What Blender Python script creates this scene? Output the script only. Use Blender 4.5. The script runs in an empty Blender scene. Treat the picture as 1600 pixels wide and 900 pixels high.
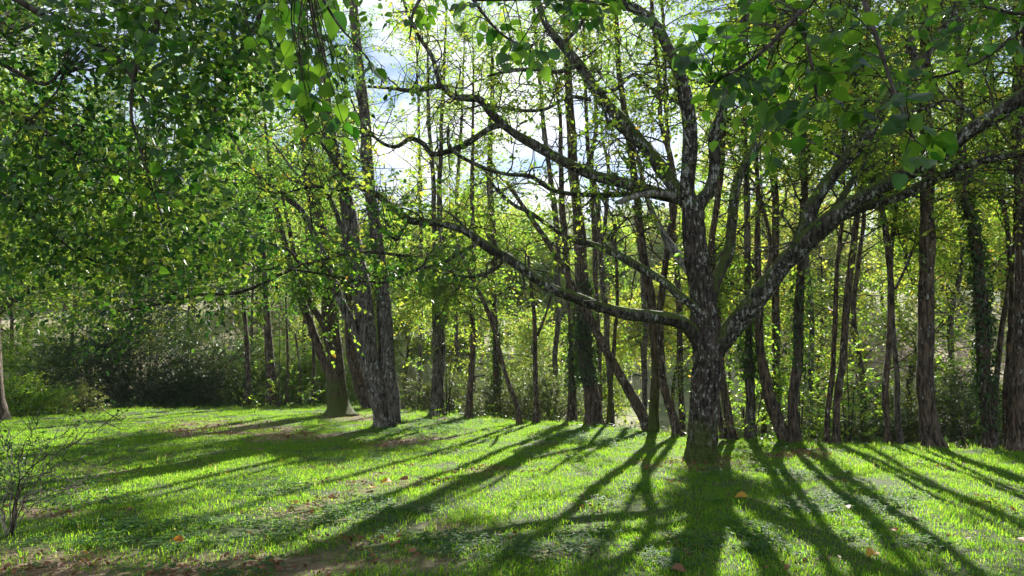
import bpy, math, random
import numpy as np
from mathutils import Vector
rs = np.random.RandomState(7); random.seed(7)
# ---------------------------------------------------------------- camera
F = 1155.0; TILT = math.atan(110 / F); CAMZ = 1.6
CT, ST = math.cos(TILT), math.sin(TILT)
sc = bpy.context.scene
cam = bpy.data.cameras.new('camera'); camo = bpy.data.objects.new('camera', cam)
sc.collection.objects.link(camo); sc.camera = camo
cam.sensor_width = 36; cam.lens = F * 36 / 1600; cam.clip_start = .05; cam.clip_end = 2000
camo.location = (0, 0, CAMZ); camo.rotation_euler = (math.pi / 2 + TILT, 0, 0)
# ---------------------------------------------------------------- light
SUN_EL, SUN_AZ = math.radians(30), math.radians(14.6)      # azimuth to the right of +Y
SD = np.array([math.sin(SUN_AZ) * math.cos(SUN_EL), math.cos(SUN_AZ) * math.cos(SUN_EL), math.sin(SUN_EL)])
sun = bpy.data.lights.new('sun', 'SUN'); suno = bpy.data.objects.new('sun', sun)
sc.collection.objects.link(suno)
sun.energy = 5.0; sun.angle = math.radians(.5); sun.color = (1, .96, .86)
suno.rotation_euler = Vector(tuple(SD)).to_track_quat('Z', 'Y').to_euler()
w = bpy.data.worlds.new('World'); sc.world = w; w.use_nodes = True
nt = w.node_tree; nt.nodes.clear()
N = nt.nodes.new; L = nt.links.new
out = N('ShaderNodeOutputWorld'); bg = N('ShaderNodeBackground'); bg.inputs[1].default_value = .05
sky = N('ShaderNodeTexSky'); sky.sky_type = 'NISHITA'; sky.sun_disc = False
sky.sun_elevation = SUN_EL; sky.sun_rotation = SUN_AZ; sky.altitude = 300; sky.dust_density = .1; sky.air_density = 1.0; sky.ozone_density = 2.5
tc = N('ShaderNodeTexCoord'); sep = N('ShaderNodeSeparateXYZ'); L(tc.outputs['Generated'], sep.inputs[0])
add = N('ShaderNodeMath'); add.operation = 'ADD'; add.inputs[1].default_value = .18; L(sep.outputs[2], add.inputs[0])
mx = N('ShaderNodeMath'); mx.operation = 'MAXIMUM'; mx.inputs[1].default_value = .05; L(add.outputs[0], mx.inputs[0])
dv = N('ShaderNodeVectorMath'); dv.operation = 'DIVIDE'; cmb = N('ShaderNodeCombineXYZ')
for i in range(3): L(mx.outputs[0], cmb.inputs[i])
L(tc.outputs['Generated'], dv.inputs[0]); L(cmb.outputs[0], dv.inputs[1])
cn = N('ShaderNodeTexNoise'); cn.inputs['Scale'].default_value = 1.9; cn.inputs['Detail'].default_value = 7; cn.inputs['Roughness'].default_value = .58
L(dv.outputs[0], cn.inputs['Vector'])
cr = N('ShaderNodeValToRGB'); cr.color_ramp.elements[0].position = .42; cr.color_ramp.elements[1].position = .60
L(cn.outputs['Fac'], cr.inputs[0])
mix = N('ShaderNodeMixRGB'); mix.inputs[2].default_value = (9.6, 9.8, 10.2, 1)
L(cr.outputs[0], mix.inputs[0]); L(sky.outputs[0], mix.inputs[1]); L(mix.outputs[0], bg.inputs[0]); L(bg.outputs[0], out.inputs[0])
sc.view_settings.view_transform = 'Standard'; sc.view_settings.look = 'None'
sc.view_settings.gamma = 1; sc.view_settings.use_curve_mapping = False
sc.view_settings.exposure = 1.48
sc.render.engine = 'CYCLES'; cy = sc.cycles
cy.max_bounces = 7; cy.diffuse_bounces = 4; cy.glossy_bounces = 2; cy.transmission_bounces = 4; cy.transparent_max_bounces = 8
cy.sample_clamp_indirect = 6; cy.sample_clamp_direct = 0; cy.caustics_reflective = False; cy.caustics_refractive = False
try:
    cy.use_denoising = True; cy.denoiser = 'OPENIMAGEDENOISE'
except Exception: pass
# ---------------------------------------------------------------- measuring helpers
def unp(px, py, Y):
    """the point of the place seen at photo pixel (px,py) that lies Y metres in front of the camera"""
    x = (px - 800) / F; y = (450 - py) / F
    dy = CT - y * ST; dz = ST + y * CT
    s = Y / dy
    return np.array([s * x, Y, CAMZ + s * dz])
def proj(P):
    r = P - np.array([0, 0, CAMZ]); d = r[..., 1] * CT + r[..., 2] * ST
    d = np.where(np.abs(d) < 1e-3, 1e-3, d)
    return 800 + F * r[..., 0] / d, 450 - F * (r[..., 2] * CT - r[..., 1] * ST) / d, d
# lattice value noise
_perm = rs.rand(64, 64, 64)
def vnoise(P):
    P = np.asarray(P, float); i = np.floor(P).astype(int); f = P - i; f = f * f * (3 - 2 * f)
    r = 0
    for a in (0, 1):
        for b in (0, 1):
            for c in (0, 1):
                wgt = (f[..., 0] if a else 1 - f[..., 0]) * (f[..., 1] if b else 1 - f[..., 1]) * (f[..., 2] if c else 1 - f[..., 2])
                r = r + wgt * _perm[(i[..., 0] + a) & 63, (i[..., 1] + b) & 63, (i[..., 2] + c) & 63]
    return r * 2 - 1
def v3(x, y, z): return np.stack(np.broadcast_arrays(x, y, z), -1)
def sstep(t): t = np.clip(t, 0, 1); return t * t * (3 - 2 * t)
EX = [-60, -30, -13, -7, -3.2, -.7, 1.6, 2.8, 4.3, 5.8, 9, 30, 60]
EY = [24, 24, 23, 25.5, 23, 20, 18.3, 16.4, 14.4, 13.7, 13.1, 12.8, 12.8]
def edge(x): return np.interp(x, EX, EY)
def G(x, y):
    x = np.asarray(x, float); y = np.asarray(y, float)
    z = .05 * vnoise(v3(x * .35, y * .35, 3.3)) + .02 * vnoise(v3(x * 1.3, y * 1.3, 8.1))
    t = y - edge(x)
    D = np.interp(x, [-12, -4, 0, 4], [.3, .8, 1.8, 2.3])
    z = z - D * sstep(t / 6.5)
    h = np.clip(y - 29 - 2 * vnoise(v3(x * .05, y * .05, 1.)), 0, None)
    hill = .19 * h * (1 - sstep((y - 90) / 140)) + 22 * sstep((y - 90) / 140)
    z = z + hill * np.interp(x, [-80, -20, 60], [.9, .95, 1.15]) + np.where(t > 3, .12, 0) * vnoise(v3(x * .6, y * .6, 5.)) + 1.2 * sstep((y - 50) / 40) * vnoise(v3(x * .03, y * .03, 9.))
    return z
def ground_at(px, py):
    a = unp(px, py, 1.0); d = a - np.array([0, 0, CAMZ])
    for s in np.arange(2, 60, .02):
        p = np.array([0, 0, CAMZ]) + d * s
        if p[2] <= G(p[0], p[1]): return p
    return p
# lawn seen in the photo: 0 shaded ... 9 sunlit, rows y=650..890 step 20, columns x=0..1600 step 50
LIT = np.array([[int(c) for c in r] for r in """335688888834776777888868855555555
665444454436588765677768655555555
787432343233435676557647545666665
643222232232336885366722337567543
422235787324678887546513747537873
554688753358888876654412635764687
666775434768888644444411235786468
663333247468774567565145258997355
432222356577753356564175358998367
222222335656432344567186446888346
223223335555433445566188333588635
455433345644434334436178454378852
666544356543334434345167565335883""".split()], float)
def lit_at(P):
    """how open the lawn lies where the sun ray through P ends"""
    s = (P[:, 2] - 0) / SD[2]; Q = P - SD * s[:, None]
    px, py, d = proj(Q)
    ok = (d > 2) & (py > 640) & (py < 905) & (px > -60) & (px < 1660) & (Q[:, 1] < edge(Q[:, 0]) + .5)
    c = np.clip(px / 50, 0, 31.999); r = np.clip((py - 650) / 20, 0, 11.999)
    ci = c.astype(int); ri = r.astype(int); fc = c - ci; fr = r - ri
    v = (LIT[ri, ci] * (1 - fc) + LIT[ri, ci + 1] * fc) * (1 - fr) + (LIT[ri + 1, ci] * (1 - fc) + LIT[ri + 1, ci + 1] * fc) * fr
    return np.where(ok, v, -1)
def sun_keep(P):
    v = lit_at(P); s = P[:, 2] / SD[2]; py = proj(P - SD * s[:, None])[1]; v = np.where(v > 0, v * np.clip((py - 660) / 80, .62, 1), v)
    return rs.rand(len(P)) > np.clip((v - 1.9) / 2.6, 0, .97)
# ---------------------------------------------------------------- mesh helpers
class Geo:
    def __init__(s): s.v = []; s.q = []; s.t = []; s.n = 0; s.qm = []; s.tm = []; s.qa = []; s.ta = []
    def add(s, v, q=None, t=None, m=0, a=.5):
        v = np.asarray(v, float).reshape(-1, 3)
        if q is not None and len(q):
            q = np.asarray(q); s.q.append(q + s.n); s.qm.append(np.full(len(q), m)); s.qa.append(np.broadcast_to(a, len(q)) if np.ndim(a) == 0 or len(a) == len(q) else np.full(len(q), .5))
        if t is not None and len(t):
            t = np.asarray(t); s.t.append(t + s.n); s.tm.append(np.full(len(t), m)); s.ta.append(np.broadcast_to(a, len(t)) if np.ndim(a) == 0 or len(a) == len(t) else np.full(len(t), .5))
        s.v.append(v); s.n += len(v); return s
    def mesh(s, name, mats, smooth=False):
        me = bpy.data.meshes.new(name)
        if not s.v: return me
        v = np.concatenate(s.v); Q = np.concatenate(s.q) if s.q else np.zeros((0, 4), int); T = np.concatenate(s.t) if s.t else np.zeros((0, 3), int)
        me.vertices.add(len(v)); me.vertices.foreach_set('co', v.astype(np.float32).ravel())
        li = np.concatenate([Q.ravel(), T.ravel()]).astype(np.int32)
        me.loops.add(len(li)); me.loops.foreach_set('vertex_index', li)
        np_ = len(Q) + len(T); me.polygons.add(np_)
        st = np.concatenate([np.arange(len(Q)) * 4, len(Q) * 4 + np.arange(len(T)) * 3]).astype(np.int32)
        me.polygons.foreach_set('loop_start', st)
        try: me.polygons.foreach_set('loop_total', np.concatenate([np.full(len(Q), 4), np.full(len(T), 3)]).astype(np.int32))
        except Exception: pass
        me.polygons.foreach_set('material_index', np.concatenate(s.qm + s.tm).astype(np.int32))
        sm = np.full(np_, smooth) if not isinstance(smooth, (set, list)) else np.isin(np.concatenate(s.qm + s.tm), list(smooth))
        me.polygons.foreach_set('use_smooth', sm)
        at = me.attributes.new('var', 'FLOAT', 'FACE'); at.data.foreach_set('value', np.concatenate(s.qa + s.ta).astype(np.float32))
        for m in (mats if isinstance(mats, (list, tuple)) else [mats]): me.materials.append(m)
        me.update(calc_edges=True); me.validate(); return me
def link(name, data, parent=None, loc=None):
    o = bpy.data.objects.new(name, data); sc.collection.objects.link(o)
    if parent is not None: o.parent = parent
    if loc is not None: o.location = loc
    return o
def thing(name, label, cat, loc, group=None):
    o = link(name, None, None, tuple(loc)); o.empty_display_size = .2
    o['label'] = label; o['category'] = cat
    if group: o['group'] = group
    return o
def spline(P, n):
    P = np.asarray(P, float)
    if len(P) == 2: t = np.linspace(0, 1, n)[:, None]; return P[0] * (1 - t) + P[1] * t
    A = np.vstack([2 * P[0] - P[1], P, 2 * P[-1] - P[-2]])
    d = np.r_[0, np.cumsum(np.maximum(np.linalg.norm(np.diff(P[:, :3], axis=0), axis=1), 1e-6))]
    u = np.interp(np.linspace(0, d[-1], n), d, np.arange(len(P)))
    i = np.minimum(u.astype(int), len(P) - 2); f = (u - i)[:, None]
    a, b, c, e = A[i], A[i + 1], A[i + 2], A[i + 3]
    return .5 * (2 * b + (c - a) * f + (2 * a - 5 * b + 4 * c - e) * f ** 2 + (3 * b - a - 3 * c + e) * f ** 3)
def frames(C):
    T = np.gradient(C, axis=0); T /= np.linalg.norm(T, axis=1)[:, None] + 1e-9
    U = np.zeros_like(T); ref = np.array([1., 0, 0]) if abs(T[0, 0]) < .8 else np.array([0, 1., 0])
    u = ref - T[0] * (ref @ T[0]); u /= np.linalg.norm(u)
    for i in range(len(C)):
        u = u - T[i] * (u @ T[i]); u /= np.linalg.norm(u) + 1e-9; U[i] = u
    return T, U, np.cross(T, U)
def tube(g, C, R, sides=8, bark=0., seed=0., m=0, lobes=None, cap=True):
    """a limb along C with radii R; bark = depth of the furrows in metres"""
    C = np.asarray(C, float); n = len(C); T, U, V = frames(C)
    th = np.linspace(0, 2 * math.pi, sides, endpoint=False)
    R = np.asarray(R, float)[:, None] * np.ones((n, sides))
    if lobes is not None: R = R * lobes(th, C)
    D = U[:, None] * np.cos(th)[None, :, None] + V[:, None] * np.sin(th)[None, :, None]
    if bark:
        L_ = np.r_[0, np.cumsum(np.linalg.norm(np.diff(C, axis=0), axis=1))][:, None] * np.ones((1, sides))
        rr = R * 1.0
        ax, ay = np.cos(th)[None] * rr, np.sin(th)[None] * rr
        big = vnoise(v3(ax * 5 + seed, ay * 5, L_ * 1.6 + seed)) * .6 + .4 * vnoise(v3(ax * 11 + seed, ay * 11, L_ * 4))
        wob = vnoise(v3(ax * 9, ay * 9 + seed, L_ * 5)) * .012
        rid = 1 - np.abs(vnoise(v3((ax + wob) * 34 + seed, (ay + wob) * 34, L_ * 7 + seed))) * 2.2
        rid2 = vnoise(v3(ax * 70, ay * 70 + seed, L_ * 24))
        R = R * (1 + .09 * big) + bark * (rid * .8 + rid2 * .35) - bark * .6
    P = C[:, None] + D * R[..., None]
    i = np.arange(n - 1)[:, None] * sides; j = np.arange(sides)[None]; j2 = (j + 1) % sides
    q = np.stack([i + j, i + j2, i + sides + j2, i + sides + j], -1).reshape(-1, 4)
    g.add(P.reshape(-1, 3), q, m=m)
    if cap:
        k = g.n; g.add(np.array([C[0], C[-1]]))
        a = np.arange(sides); b = (a + 1) % sides
        g.t.append(np.stack([b + k - n * sides, a + k - n * sides, np.full(sides, k)], -1)); g.tm.append(np.full(sides, m)); g.ta.append(np.full(sides, .5))
        g.t.append(np.stack([a + k - sides, b + k - sides, np.full(sides, k + 1)], -1)); g.tm.append(np.full(sides, m)); g.ta.append(np.full(sides, .5))
def norm(a): return a / (np.linalg.norm(a, axis=-1, keepdims=True) + 1e-9)
def rdir(n, up=0.): 
    v = rs.randn(n, 3); v[:, 2] += up; return norm(v)
# leaf templates: x along the leaf, y across, z normal
LT4 = (np.array([[0, 0, 0], [.45, .3, .05], [1, 0, -.06], [.45, -.3, .05]]), np.array([[0, 2, 1], [0, 3, 2]]), None)
LT6 = (np.array([[0, 0, 0], [.3, .33, .07], [.72, .24, .03], [1.02, 0, -.09], [.72, -.24, .03], [.3, -.33, .07]]), None, np.array([[0, 3, 2, 1], [0, 5, 4, 3]]))
LTN = (np.array([[0, 0, 0], [.4, .17, .03], [1, 0, -.08], [.4, -.17, .03]]), np.array([[0, 2, 1], [0, 3, 2]]), None)
def leaves(g, P, D, Nn, S, tpl, var, m=0):
    D = norm(D); Sd = norm(np.cross(Nn, D)); Nn = np.cross(D, Sd); t, tr, qd = tpl; k = len(t); n = len(P)
    if n == 0: return
    V = P[:, None] + S[:, None, None] * (t[None, :, 0:1] * D[:, None] + t[None, :, 1:2] * Sd[:, None] + t[None, :, 2:3] * Nn[:, None])
    off = (np.arange(n) * k)[:, None, None]
    if tr is not None: g.add(V, t=(tr[None] + off).reshape(-1, 3), m=m, a=np.repeat(var, len(tr)))
    else: g.add(V, q=(qd[None] + off).reshape(-1, 4), m=m, a=np.repeat(var, len(qd)))
def sprays(g, P, D, Ls, nl, size, tpl=LT4, var=(.2, .6), twig=.004, mt=1, ml=0, up=1.0, spread=.9):
    """leafy twigs: a thin stem from each P along D with nl leaves set alternately along it"""
    n = len(P)
    if n == 0: return
    D = norm(D); drop = np.array([0, 0, -1.]) * .25
    mid = P + D * Ls[:, None] * .5; end = P + D * Ls[:, None] + drop * Ls[:, None] * .6
    A = norm(np.cross(D, rdir(n))); B = np.cross(D, A)
    if twig:
        ang = np.array([0, 2.1, 4.2]); rings = []
        for c, r in ((P, twig), (mid, twig * .7), (end, twig * .3)):
            rings.append(c[:, None] + r * (A[:, None] * np.cos(ang)[None, :, None] + B[:, None] * np.sin(ang)[None, :, None]))
        V = np.stack(rings, 1).reshape(n, 9, 3); q = []
        for r in (0, 1):
            for j in range(3): q.append([r * 3 + j, r * 3 + (j + 1) % 3, r * 3 + 3 + (j + 1) % 3, r * 3 + 3 + j])
        g.add(V, q=(np.array(q)[None] + (np.arange(n) * 9)[:, None, None]).reshape(-1, 4), m=mt)
    t = (np.arange(nl)[None] + rs.rand(n, nl)) / nl
    t = .12 + .9 * t
    C = P[:, None] * (1 - t)[..., None] ** 2 + 2 * (mid * 1.0)[:, None] * (t * (1 - t))[..., None] + end[:, None] * (t ** 2)[..., None]
    side = np.where(np.arange(nl) % 2, 1, -1)[None, :, None]
    up_ = norm(np.array([0, 0, 1.]) + .35 * rs.randn(n, 3)); S0 = norm(np.cross(D, up_))
    LD = norm(D[:, None] * .55 + side * S0[:, None] * spread + .35 * rs.randn(n, nl, 3) - np.array([0, 0, .25]))
    LN = norm(up_[:, None] * up + .55 * rs.randn(n, nl, 3))
    S = size * (.55 + .65 * rs.rand(n, nl))
    base = rs.rand(n, 1) * (var[1] - var[0]) + var[0]; vv = np.clip(base + .08 * rs.randn(n, nl), 0, 1); vv = np.where(rs.rand(n, nl) < .012, 1., vv)
    leaves(g, C.reshape(-1, 3), LD.reshape(-1, 3), LN.reshape(-1, 3), S.ravel(), tpl, vv.ravel(), ml)
# ---------------------------------------------------------------- materials
def mat(name):
    m = bpy.data.materials.new(name); m.use_nodes = True; t = m.node_tree; t.nodes.clear()
    o = t.nodes.new('ShaderNodeOutputMaterial'); return m, t, o
def ramp(t, stops):
    r = t.nodes.new('ShaderNodeValToRGB'); e = r.color_ramp.elements
    while len(e) < len(stops): e.new(.5)
    for x, (p, c) in zip(e, stops): x.position = p; x.color = (*c, 1)
    return r
def noise(t, scale, detail=4, rough=.55, vec=None, sc3=None):
    n = t.nodes.new('ShaderNodeTexNoise'); n.inputs['Scale'].default_value = scale; n.inputs['Detail'].default_value = detail; n.inputs['Roughness'].default_value = rough
    if vec is not None:
        if sc3:
            mp = t.nodes.new('ShaderNodeMapping'); mp.inputs['Scale'].default_value = sc3; t.links.new(vec, mp.inputs[0]); vec = mp.outputs[0]
        t.links.new(vec, n.inputs['Vector'])
    return n
def mixc(t, f, a, b):
    m = t.nodes.new('ShaderNodeMixRGB')
    for i, v in ((0, f), (1, a), (2, b)):
        if hasattr(v, 'links'): t.links.new(v, m.inputs[i])
        elif i == 0: m.inputs[0].default_value = v
        else: m.inputs[i].default_value = (*v, 1)
    return m.outputs[0]
def leaf_mat(name, refl, trans, tfac=.5, rough=.42, veins=False, spec=.5):
    """refl / trans: ramps over the leaf's own 'var' (green to yellow)"""
    m, t, o = mat(name)
    at = t.nodes.new('ShaderNodeAttribute'); at.attribute_name = 'var'
    fac = at.outputs['Fac']
    if veins:
        oi = t.nodes.new('ShaderNodeObjectInfo'); ml = t.nodes.new('ShaderNodeMath'); ml.operation = 'MULTIPLY'; ml.inputs[1].default_value = .5
        t.links.new(oi.outputs['Random'], ml.inputs[0]); fac = ml.outputs[0]
    r1 = ramp(t, refl); r2 = ramp(t, trans); t.links.new(fac, r1.inputs[0]); t.links.new(fac, r2.inputs[0])
    c1, c2 = r1.outputs[0], r2.outputs[0]
    p = t.nodes.new('ShaderNodeBsdfPrincipled'); p.inputs['Roughness'].default_value = rough
    p.inputs['Specular IOR Level'].default_value = spec
    if veins:
        tcn = t.nodes.new('ShaderNodeTexCoord'); sp = t.nodes.new('ShaderNodeSeparateXYZ'); t.links.new(tcn.outputs['Object'], sp.inputs[0])
        ab = t.nodes.new('ShaderNodeMath'); ab.operation = 'ABSOLUTE'; t.links.new(sp.outputs[1], ab.inputs[0])
        sm = t.nodes.new('ShaderNodeMath'); sm.operation = 'SUBTRACT'; t.links.new(sp.outputs[0], sm.inputs[0]); t.links.new(ab.outputs[0], sm.inputs[1])
        fr = t.nodes.new('ShaderNodeMath'); fr.operation = 'MULTIPLY'; fr.inputs[1].default_value = 7.5; t.links.new(sm.outputs[0], fr.inputs[0])
        pp = t.nodes.new('ShaderNodeMath'); pp.operation = 'PINGPONG'; pp.inputs[1].default_value = .5; t.links.new(fr.outputs[0], pp.inputs[0])
        vr = ramp(t, [(.0, (1, 1, 1)), (.16, (0, 0, 0))]); t.links.new(pp.outputs[0], vr.inputs[0])
        mr = ramp(t, [(.0, (1, 1, 1)), (.022, (0, 0, 0))]); t.links.new(ab.outputs[0], mr.inputs[0])
        mm = t.nodes.new('ShaderNodeMath'); mm.operation = 'MAXIMUM'; t.links.new(vr.outputs[0], mm.inputs[0]); t.links.new(mr.outputs[0], mm.inputs[1])
        hf = t.nodes.new('ShaderNodeMath'); hf.operation = 'MULTIPLY'; hf.inputs[1].default_value = .45; t.links.new(mm.outputs[0], hf.inputs[0])
        nn = noise(t, 5, 3, .6, tcn.outputs['Object']); 
        c1 = mixc(t, hf.outputs[0], c1, (.12, .2, .05)); c2 = mixc(t, hf.outputs[0], c2, (.10, .16, .01))
        bp = t.nodes.new('ShaderNodeBump'); bp.inputs['Strength'].default_value = .35; bp.inputs['Distance'].default_value = .02
        t.links.new(mm.outputs[0], bp.inputs['Height']); t.links.new(bp.outputs[0], p.inputs['Normal'])
    t.links.new(c1, p.inputs['Base Color'])
    tr = t.nodes.new('ShaderNodeBsdfTranslucent'); t.links.new(c2, tr.inputs['Color'])
    mx = t.nodes.new('ShaderNodeMixShader'); mx.inputs[0].default_value = tfac
    t.links.new(p.outputs[0], mx.inputs[1]); t.links.new(tr.outputs[0], mx.inputs[2]); t.links.new(mx.outputs[0], o.inputs['Surface'])
    return m
GR = [(0, (.018, .05, .016)), (.5, (.038, .09, .024)), (.8, (.09, .12, .028)), (1, (.22, .13, .03))]
GT = [(0, (.09, .32, .04)), (.5, (.38, .64, .05)), (.8, (.70, .76, .08)), (1, (.78, .50, .06))]
M = {}
M['leaf'] = leaf_mat('woodland_leaf', GR, GT, .54, spec=.28)
M['far_leaf'] = leaf_mat('distant_leaf', [(0, (.05, .09, .04)), (1, (.13, .15, .05))], [(0, (.16, .28, .06)), (1, (.45, .46, .09))], .45, .6, spec=.2)
M['near_leaf'] = leaf_mat('large_leaf', [(0, (.014, .042, .016)), (1, (.05, .10, .022))], [(0, (.04, .2, .012)), (.5, (.27, .54, .03)), (1, (.5, .6, .05))], .5, .38, veins=True)
M['near_stuff'] = leaf_mat('overhead_leaf', [(0, (.014, .042, .016)), (.6, (.04, .10, .022)), (1, (.07, .12, .025))], [(0, (.02, .10, .012)), (.55, (.13, .29, .025)), (.85, (.34, .48, .04)), (1, (.55, .66, .06))], .5, .4)
M['ivy'] = leaf_mat('ivy_and_hedge_shade_leaf', [(0, (.018, .045, .014)), (1, (.04, .08, .02))], [(0, (.04, .12, .01)), (1, (.15, .28, .02))], .3, .5)
M['bramble'] = leaf_mat('bramble_leaf', [(0, (.03, .055, .022)), (1, (.10, .12, .04))], [(0, (.08, .17, .03)), (1, (.34, .38, .07))], .4, .5, spec=.3)
M['grass'] = leaf_mat('grass_blade', [(0, (.02, .075, .012)), (.6, (.034, .10, .016)), (1, (.20, .19, .08))], [(0, (.12, .46, .02)), (.6, (.50, .70, .045)), (1, (.6, .58, .2))], .57, .6, spec=.12)
M['dry'] = leaf_mat('dry_grass', [(0, (.38, .35, .26)), (1, (.58, .55, .46))], [(0, (.4, .36, .22)), (1, (.62, .58, .42))], .45, .5)
M['clover'] = leaf_mat('clover_leaf', [(0, (.03, .085, .035)), (1, (.06, .13, .04))], [(0, (.12, .36, .04)), (1, (.26, .5, .06))], .4, .6, spec=.15)
M['litter'] = leaf_mat('dead_leaf', [(0, (.09, .035, .018)), (.5, (.2, .09, .04)), (.8, (.32, .2, .1)), (1, (.35, .05, .02))], [(0, (.15, .05, .02)), (1, (.4, .2, .07))], .25, .6)
M['yellow'] = leaf_mat('yellow_leaf', [(0, (.5, .26, .02)), (1, (.6, .35, .04))], [(0, (.7, .35, .02)), (1, (.8, .5, .04))], .4, .5)
M['orange'] = leaf_mat('orange_leaf', [(0, (.42, .10, .02)), (1, (.5, .2, .03))], [(0, (.7, .2, .02)), (1, (.8, .4, .04))], .4, .5)
def bark_mat(name, dark, light, lichen=0., moss=0., scale=1., bump=.9, mossh=None, litc=(.5, .52, .47)):
    m, t, o = mat(name); p = t.nodes.new('ShaderNodeBsdfPrincipled'); p.inputs['Roughness'].default_value = .85; p.inputs['Specular IOR Level'].default_value = .25
    g = t.nodes.new('ShaderNodeNewGeometry'); pos = g.outputs['Position']
    n1 = noise(t, 26 * scale, 6, .6, pos, (1, 1, .18)); n2 = noise(t, 5 * scale, 4, .6, pos); n3 = noise(t, 90 * scale, 3, .6, pos, (1, 1, .5))
    r = ramp(t, [(.40, tuple(d * .55 for d in dark)), (.50, tuple((a + b) / 2 for a, b in zip(dark, light))), (.60, tuple(l * 1.15 for l in light))]); t.links.new(n1.outputs['Fac'], r.inputs[0])
    c = mixc(t, .25, r.outputs[0], dark)
    r2 = ramp(t, [(.35, (.6, .6, .6)), (.65, (1.15, 1.1, 1.05))]); t.links.new(n2.outputs['Fac'], r2.inputs[0])
    mu = t.nodes.new('ShaderNodeMixRGB'); mu.blend_type = 'MULTIPLY'; mu.inputs[0].default_value = 1; t.links.new(r.outputs[0], mu.inputs[1]); t.links.new(r2.outputs[0], mu.inputs[2]); c = mu.outputs[0]
    if lichen:
        a = noise(t, 20, 6, .75, pos, (1, 1, .45)); ra = ramp(t, [(.60 - lichen * .12, (0, 0, 0)), (.66 - lichen * .12, (1, 1, 1))]); t.links.new(a.outputs['Fac'], ra.inputs[0])
        b = noise(t, 2.2, 2, .5, pos); rb = ramp(t, [(.38, (0, 0, 0)), (.55, (1, 1, 1))]); t.links.new(b.outputs['Fac'], rb.inputs[0])
        mm = t.nodes.new('ShaderNodeMath'); mm.operation = 'MULTIPLY'; t.links.new(ra.outputs[0], mm.inputs[0]); t.links.new(rb.outputs[0], mm.inputs[1])
        m8 = t.nodes.new('ShaderNodeMath'); m8.operation = 'MULTIPLY'; m8.inputs[1].default_value = .85; t.links.new(mm.outputs[0], m8.inputs[0])
        c = mixc(t, m8.outputs[0], c, litc)
    if moss:
        sp = t.nodes.new('ShaderNodeSeparateXYZ'); t.links.new(g.outputs['Normal'], sp.inputs[0])
        nm = noise(t, 4, 4, .6, pos)
        if mossh is None:                                   # moss grows on the upper side of limbs
            s = t.nodes.new('ShaderNodeMath'); s.operation = 'MULTIPLY_ADD'; s.inputs[1].default_value = .7; t.links.new(sp.outputs[2], s.inputs[0]); t.links.new(nm.outputs['Fac'], s.inputs[2])
            rm = ramp(t, [(.80 - moss * .2, (0, 0, 0)), (.98 - moss * .2, (1, 1, 1))]); 
        else:                                               # moss on the foot of the trunk
            sz = t.nodes.new('ShaderNodeSeparateXYZ'); t.links.new(pos, sz.inputs[0])
            s = t.nodes.new('ShaderNodeMath'); s.operation = 'MULTIPLY_ADD'; s.inputs[1].default_value = -.5 / mossh; t.links.new(sz.outputs[2], s.inputs[0]); t.links.new(nm.outputs['Fac'], s.inputs[2])
            rm = ramp(t, [(.06, (0, 0, 0)), (.42, (1, 1, 1))])
        t.links.new(s.outputs[0], rm.inputs[0])
        m9 = t.nodes.new('ShaderNodeMath'); m9.operation = 'MULTIPLY'; m9.inputs[1].default_value = .85; t.links.new(rm.outputs[0], m9.inputs[0])
        nc = noise(t, 40, 3, .6, pos); rc = ramp(t, [(.3, (.03, .05, .008)), (.7, (.10, .14, .02))]); t.links.new(nc.outputs['Fac'], rc.inputs[0])
        c = mixc(t, m9.outputs[0], c, rc.outputs[0])
    t.links.new(c, p.inputs['Base Color'])
    sm = t.nodes.new('ShaderNodeMath'); sm.operation = 'MULTIPLY_ADD'; sm.inputs[1].default_value = .3; t.links.new(n3.outputs['Fac'], sm.inputs[0]); t.links.new(n1.outputs['Fac'], sm.inputs[2])
    bp = t.nodes.new('ShaderNodeBump'); bp.inputs['Strength'].default_value = bump; bp.inputs['Distance'].default_value = .03 / scale
    t.links.new(sm.outputs[0], bp.inputs['Height']); t.links.new(bp.outputs[0], p.inputs['Normal']); t.links.new(p.outputs[0], o.inputs['Surface'])
    return m
M['main_bark'] = bark_mat('lichened_bark', (.032, .026, .022), (.09, .072, .058), lichen=.38, moss=1, mossh=.9)
M['main_limb'] = bark_mat('lichened_mossy_limb_bark', (.02, .017, .014), (.075, .066, .055), lichen=.62, moss=1)
M['dead_wood'] = bark_mat('weathered_grey_wood', (.16, .15, .14), (.42, .40, .37))
M['bark'] = bark_mat('brown_bark', (.042, .03, .022), (.135, .10, .072), lichen=.25)
M['grey_bark'] = bark_mat('grey_bark', (.05, .043, .036), (.15, .135, .115), lichen=.35)
M['moss_bark'] = bark_mat('mossy_bark', (.045, .035, .024), (.13, .10, .07), moss=1, mossh=1.6)
M['twig'] = bark_mat('twig_bark', (.04, .032, .026), (.10, .085, .07), bump=.1)
M['pale_twig'] = bark_mat('pale_twig_bark', (.16, .14, .11), (.36, .33, .28), bump=.1)
M['post'] = bark_mat('old_post_wood', (.06, .045, .03), (.15, .11, .08))
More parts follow.
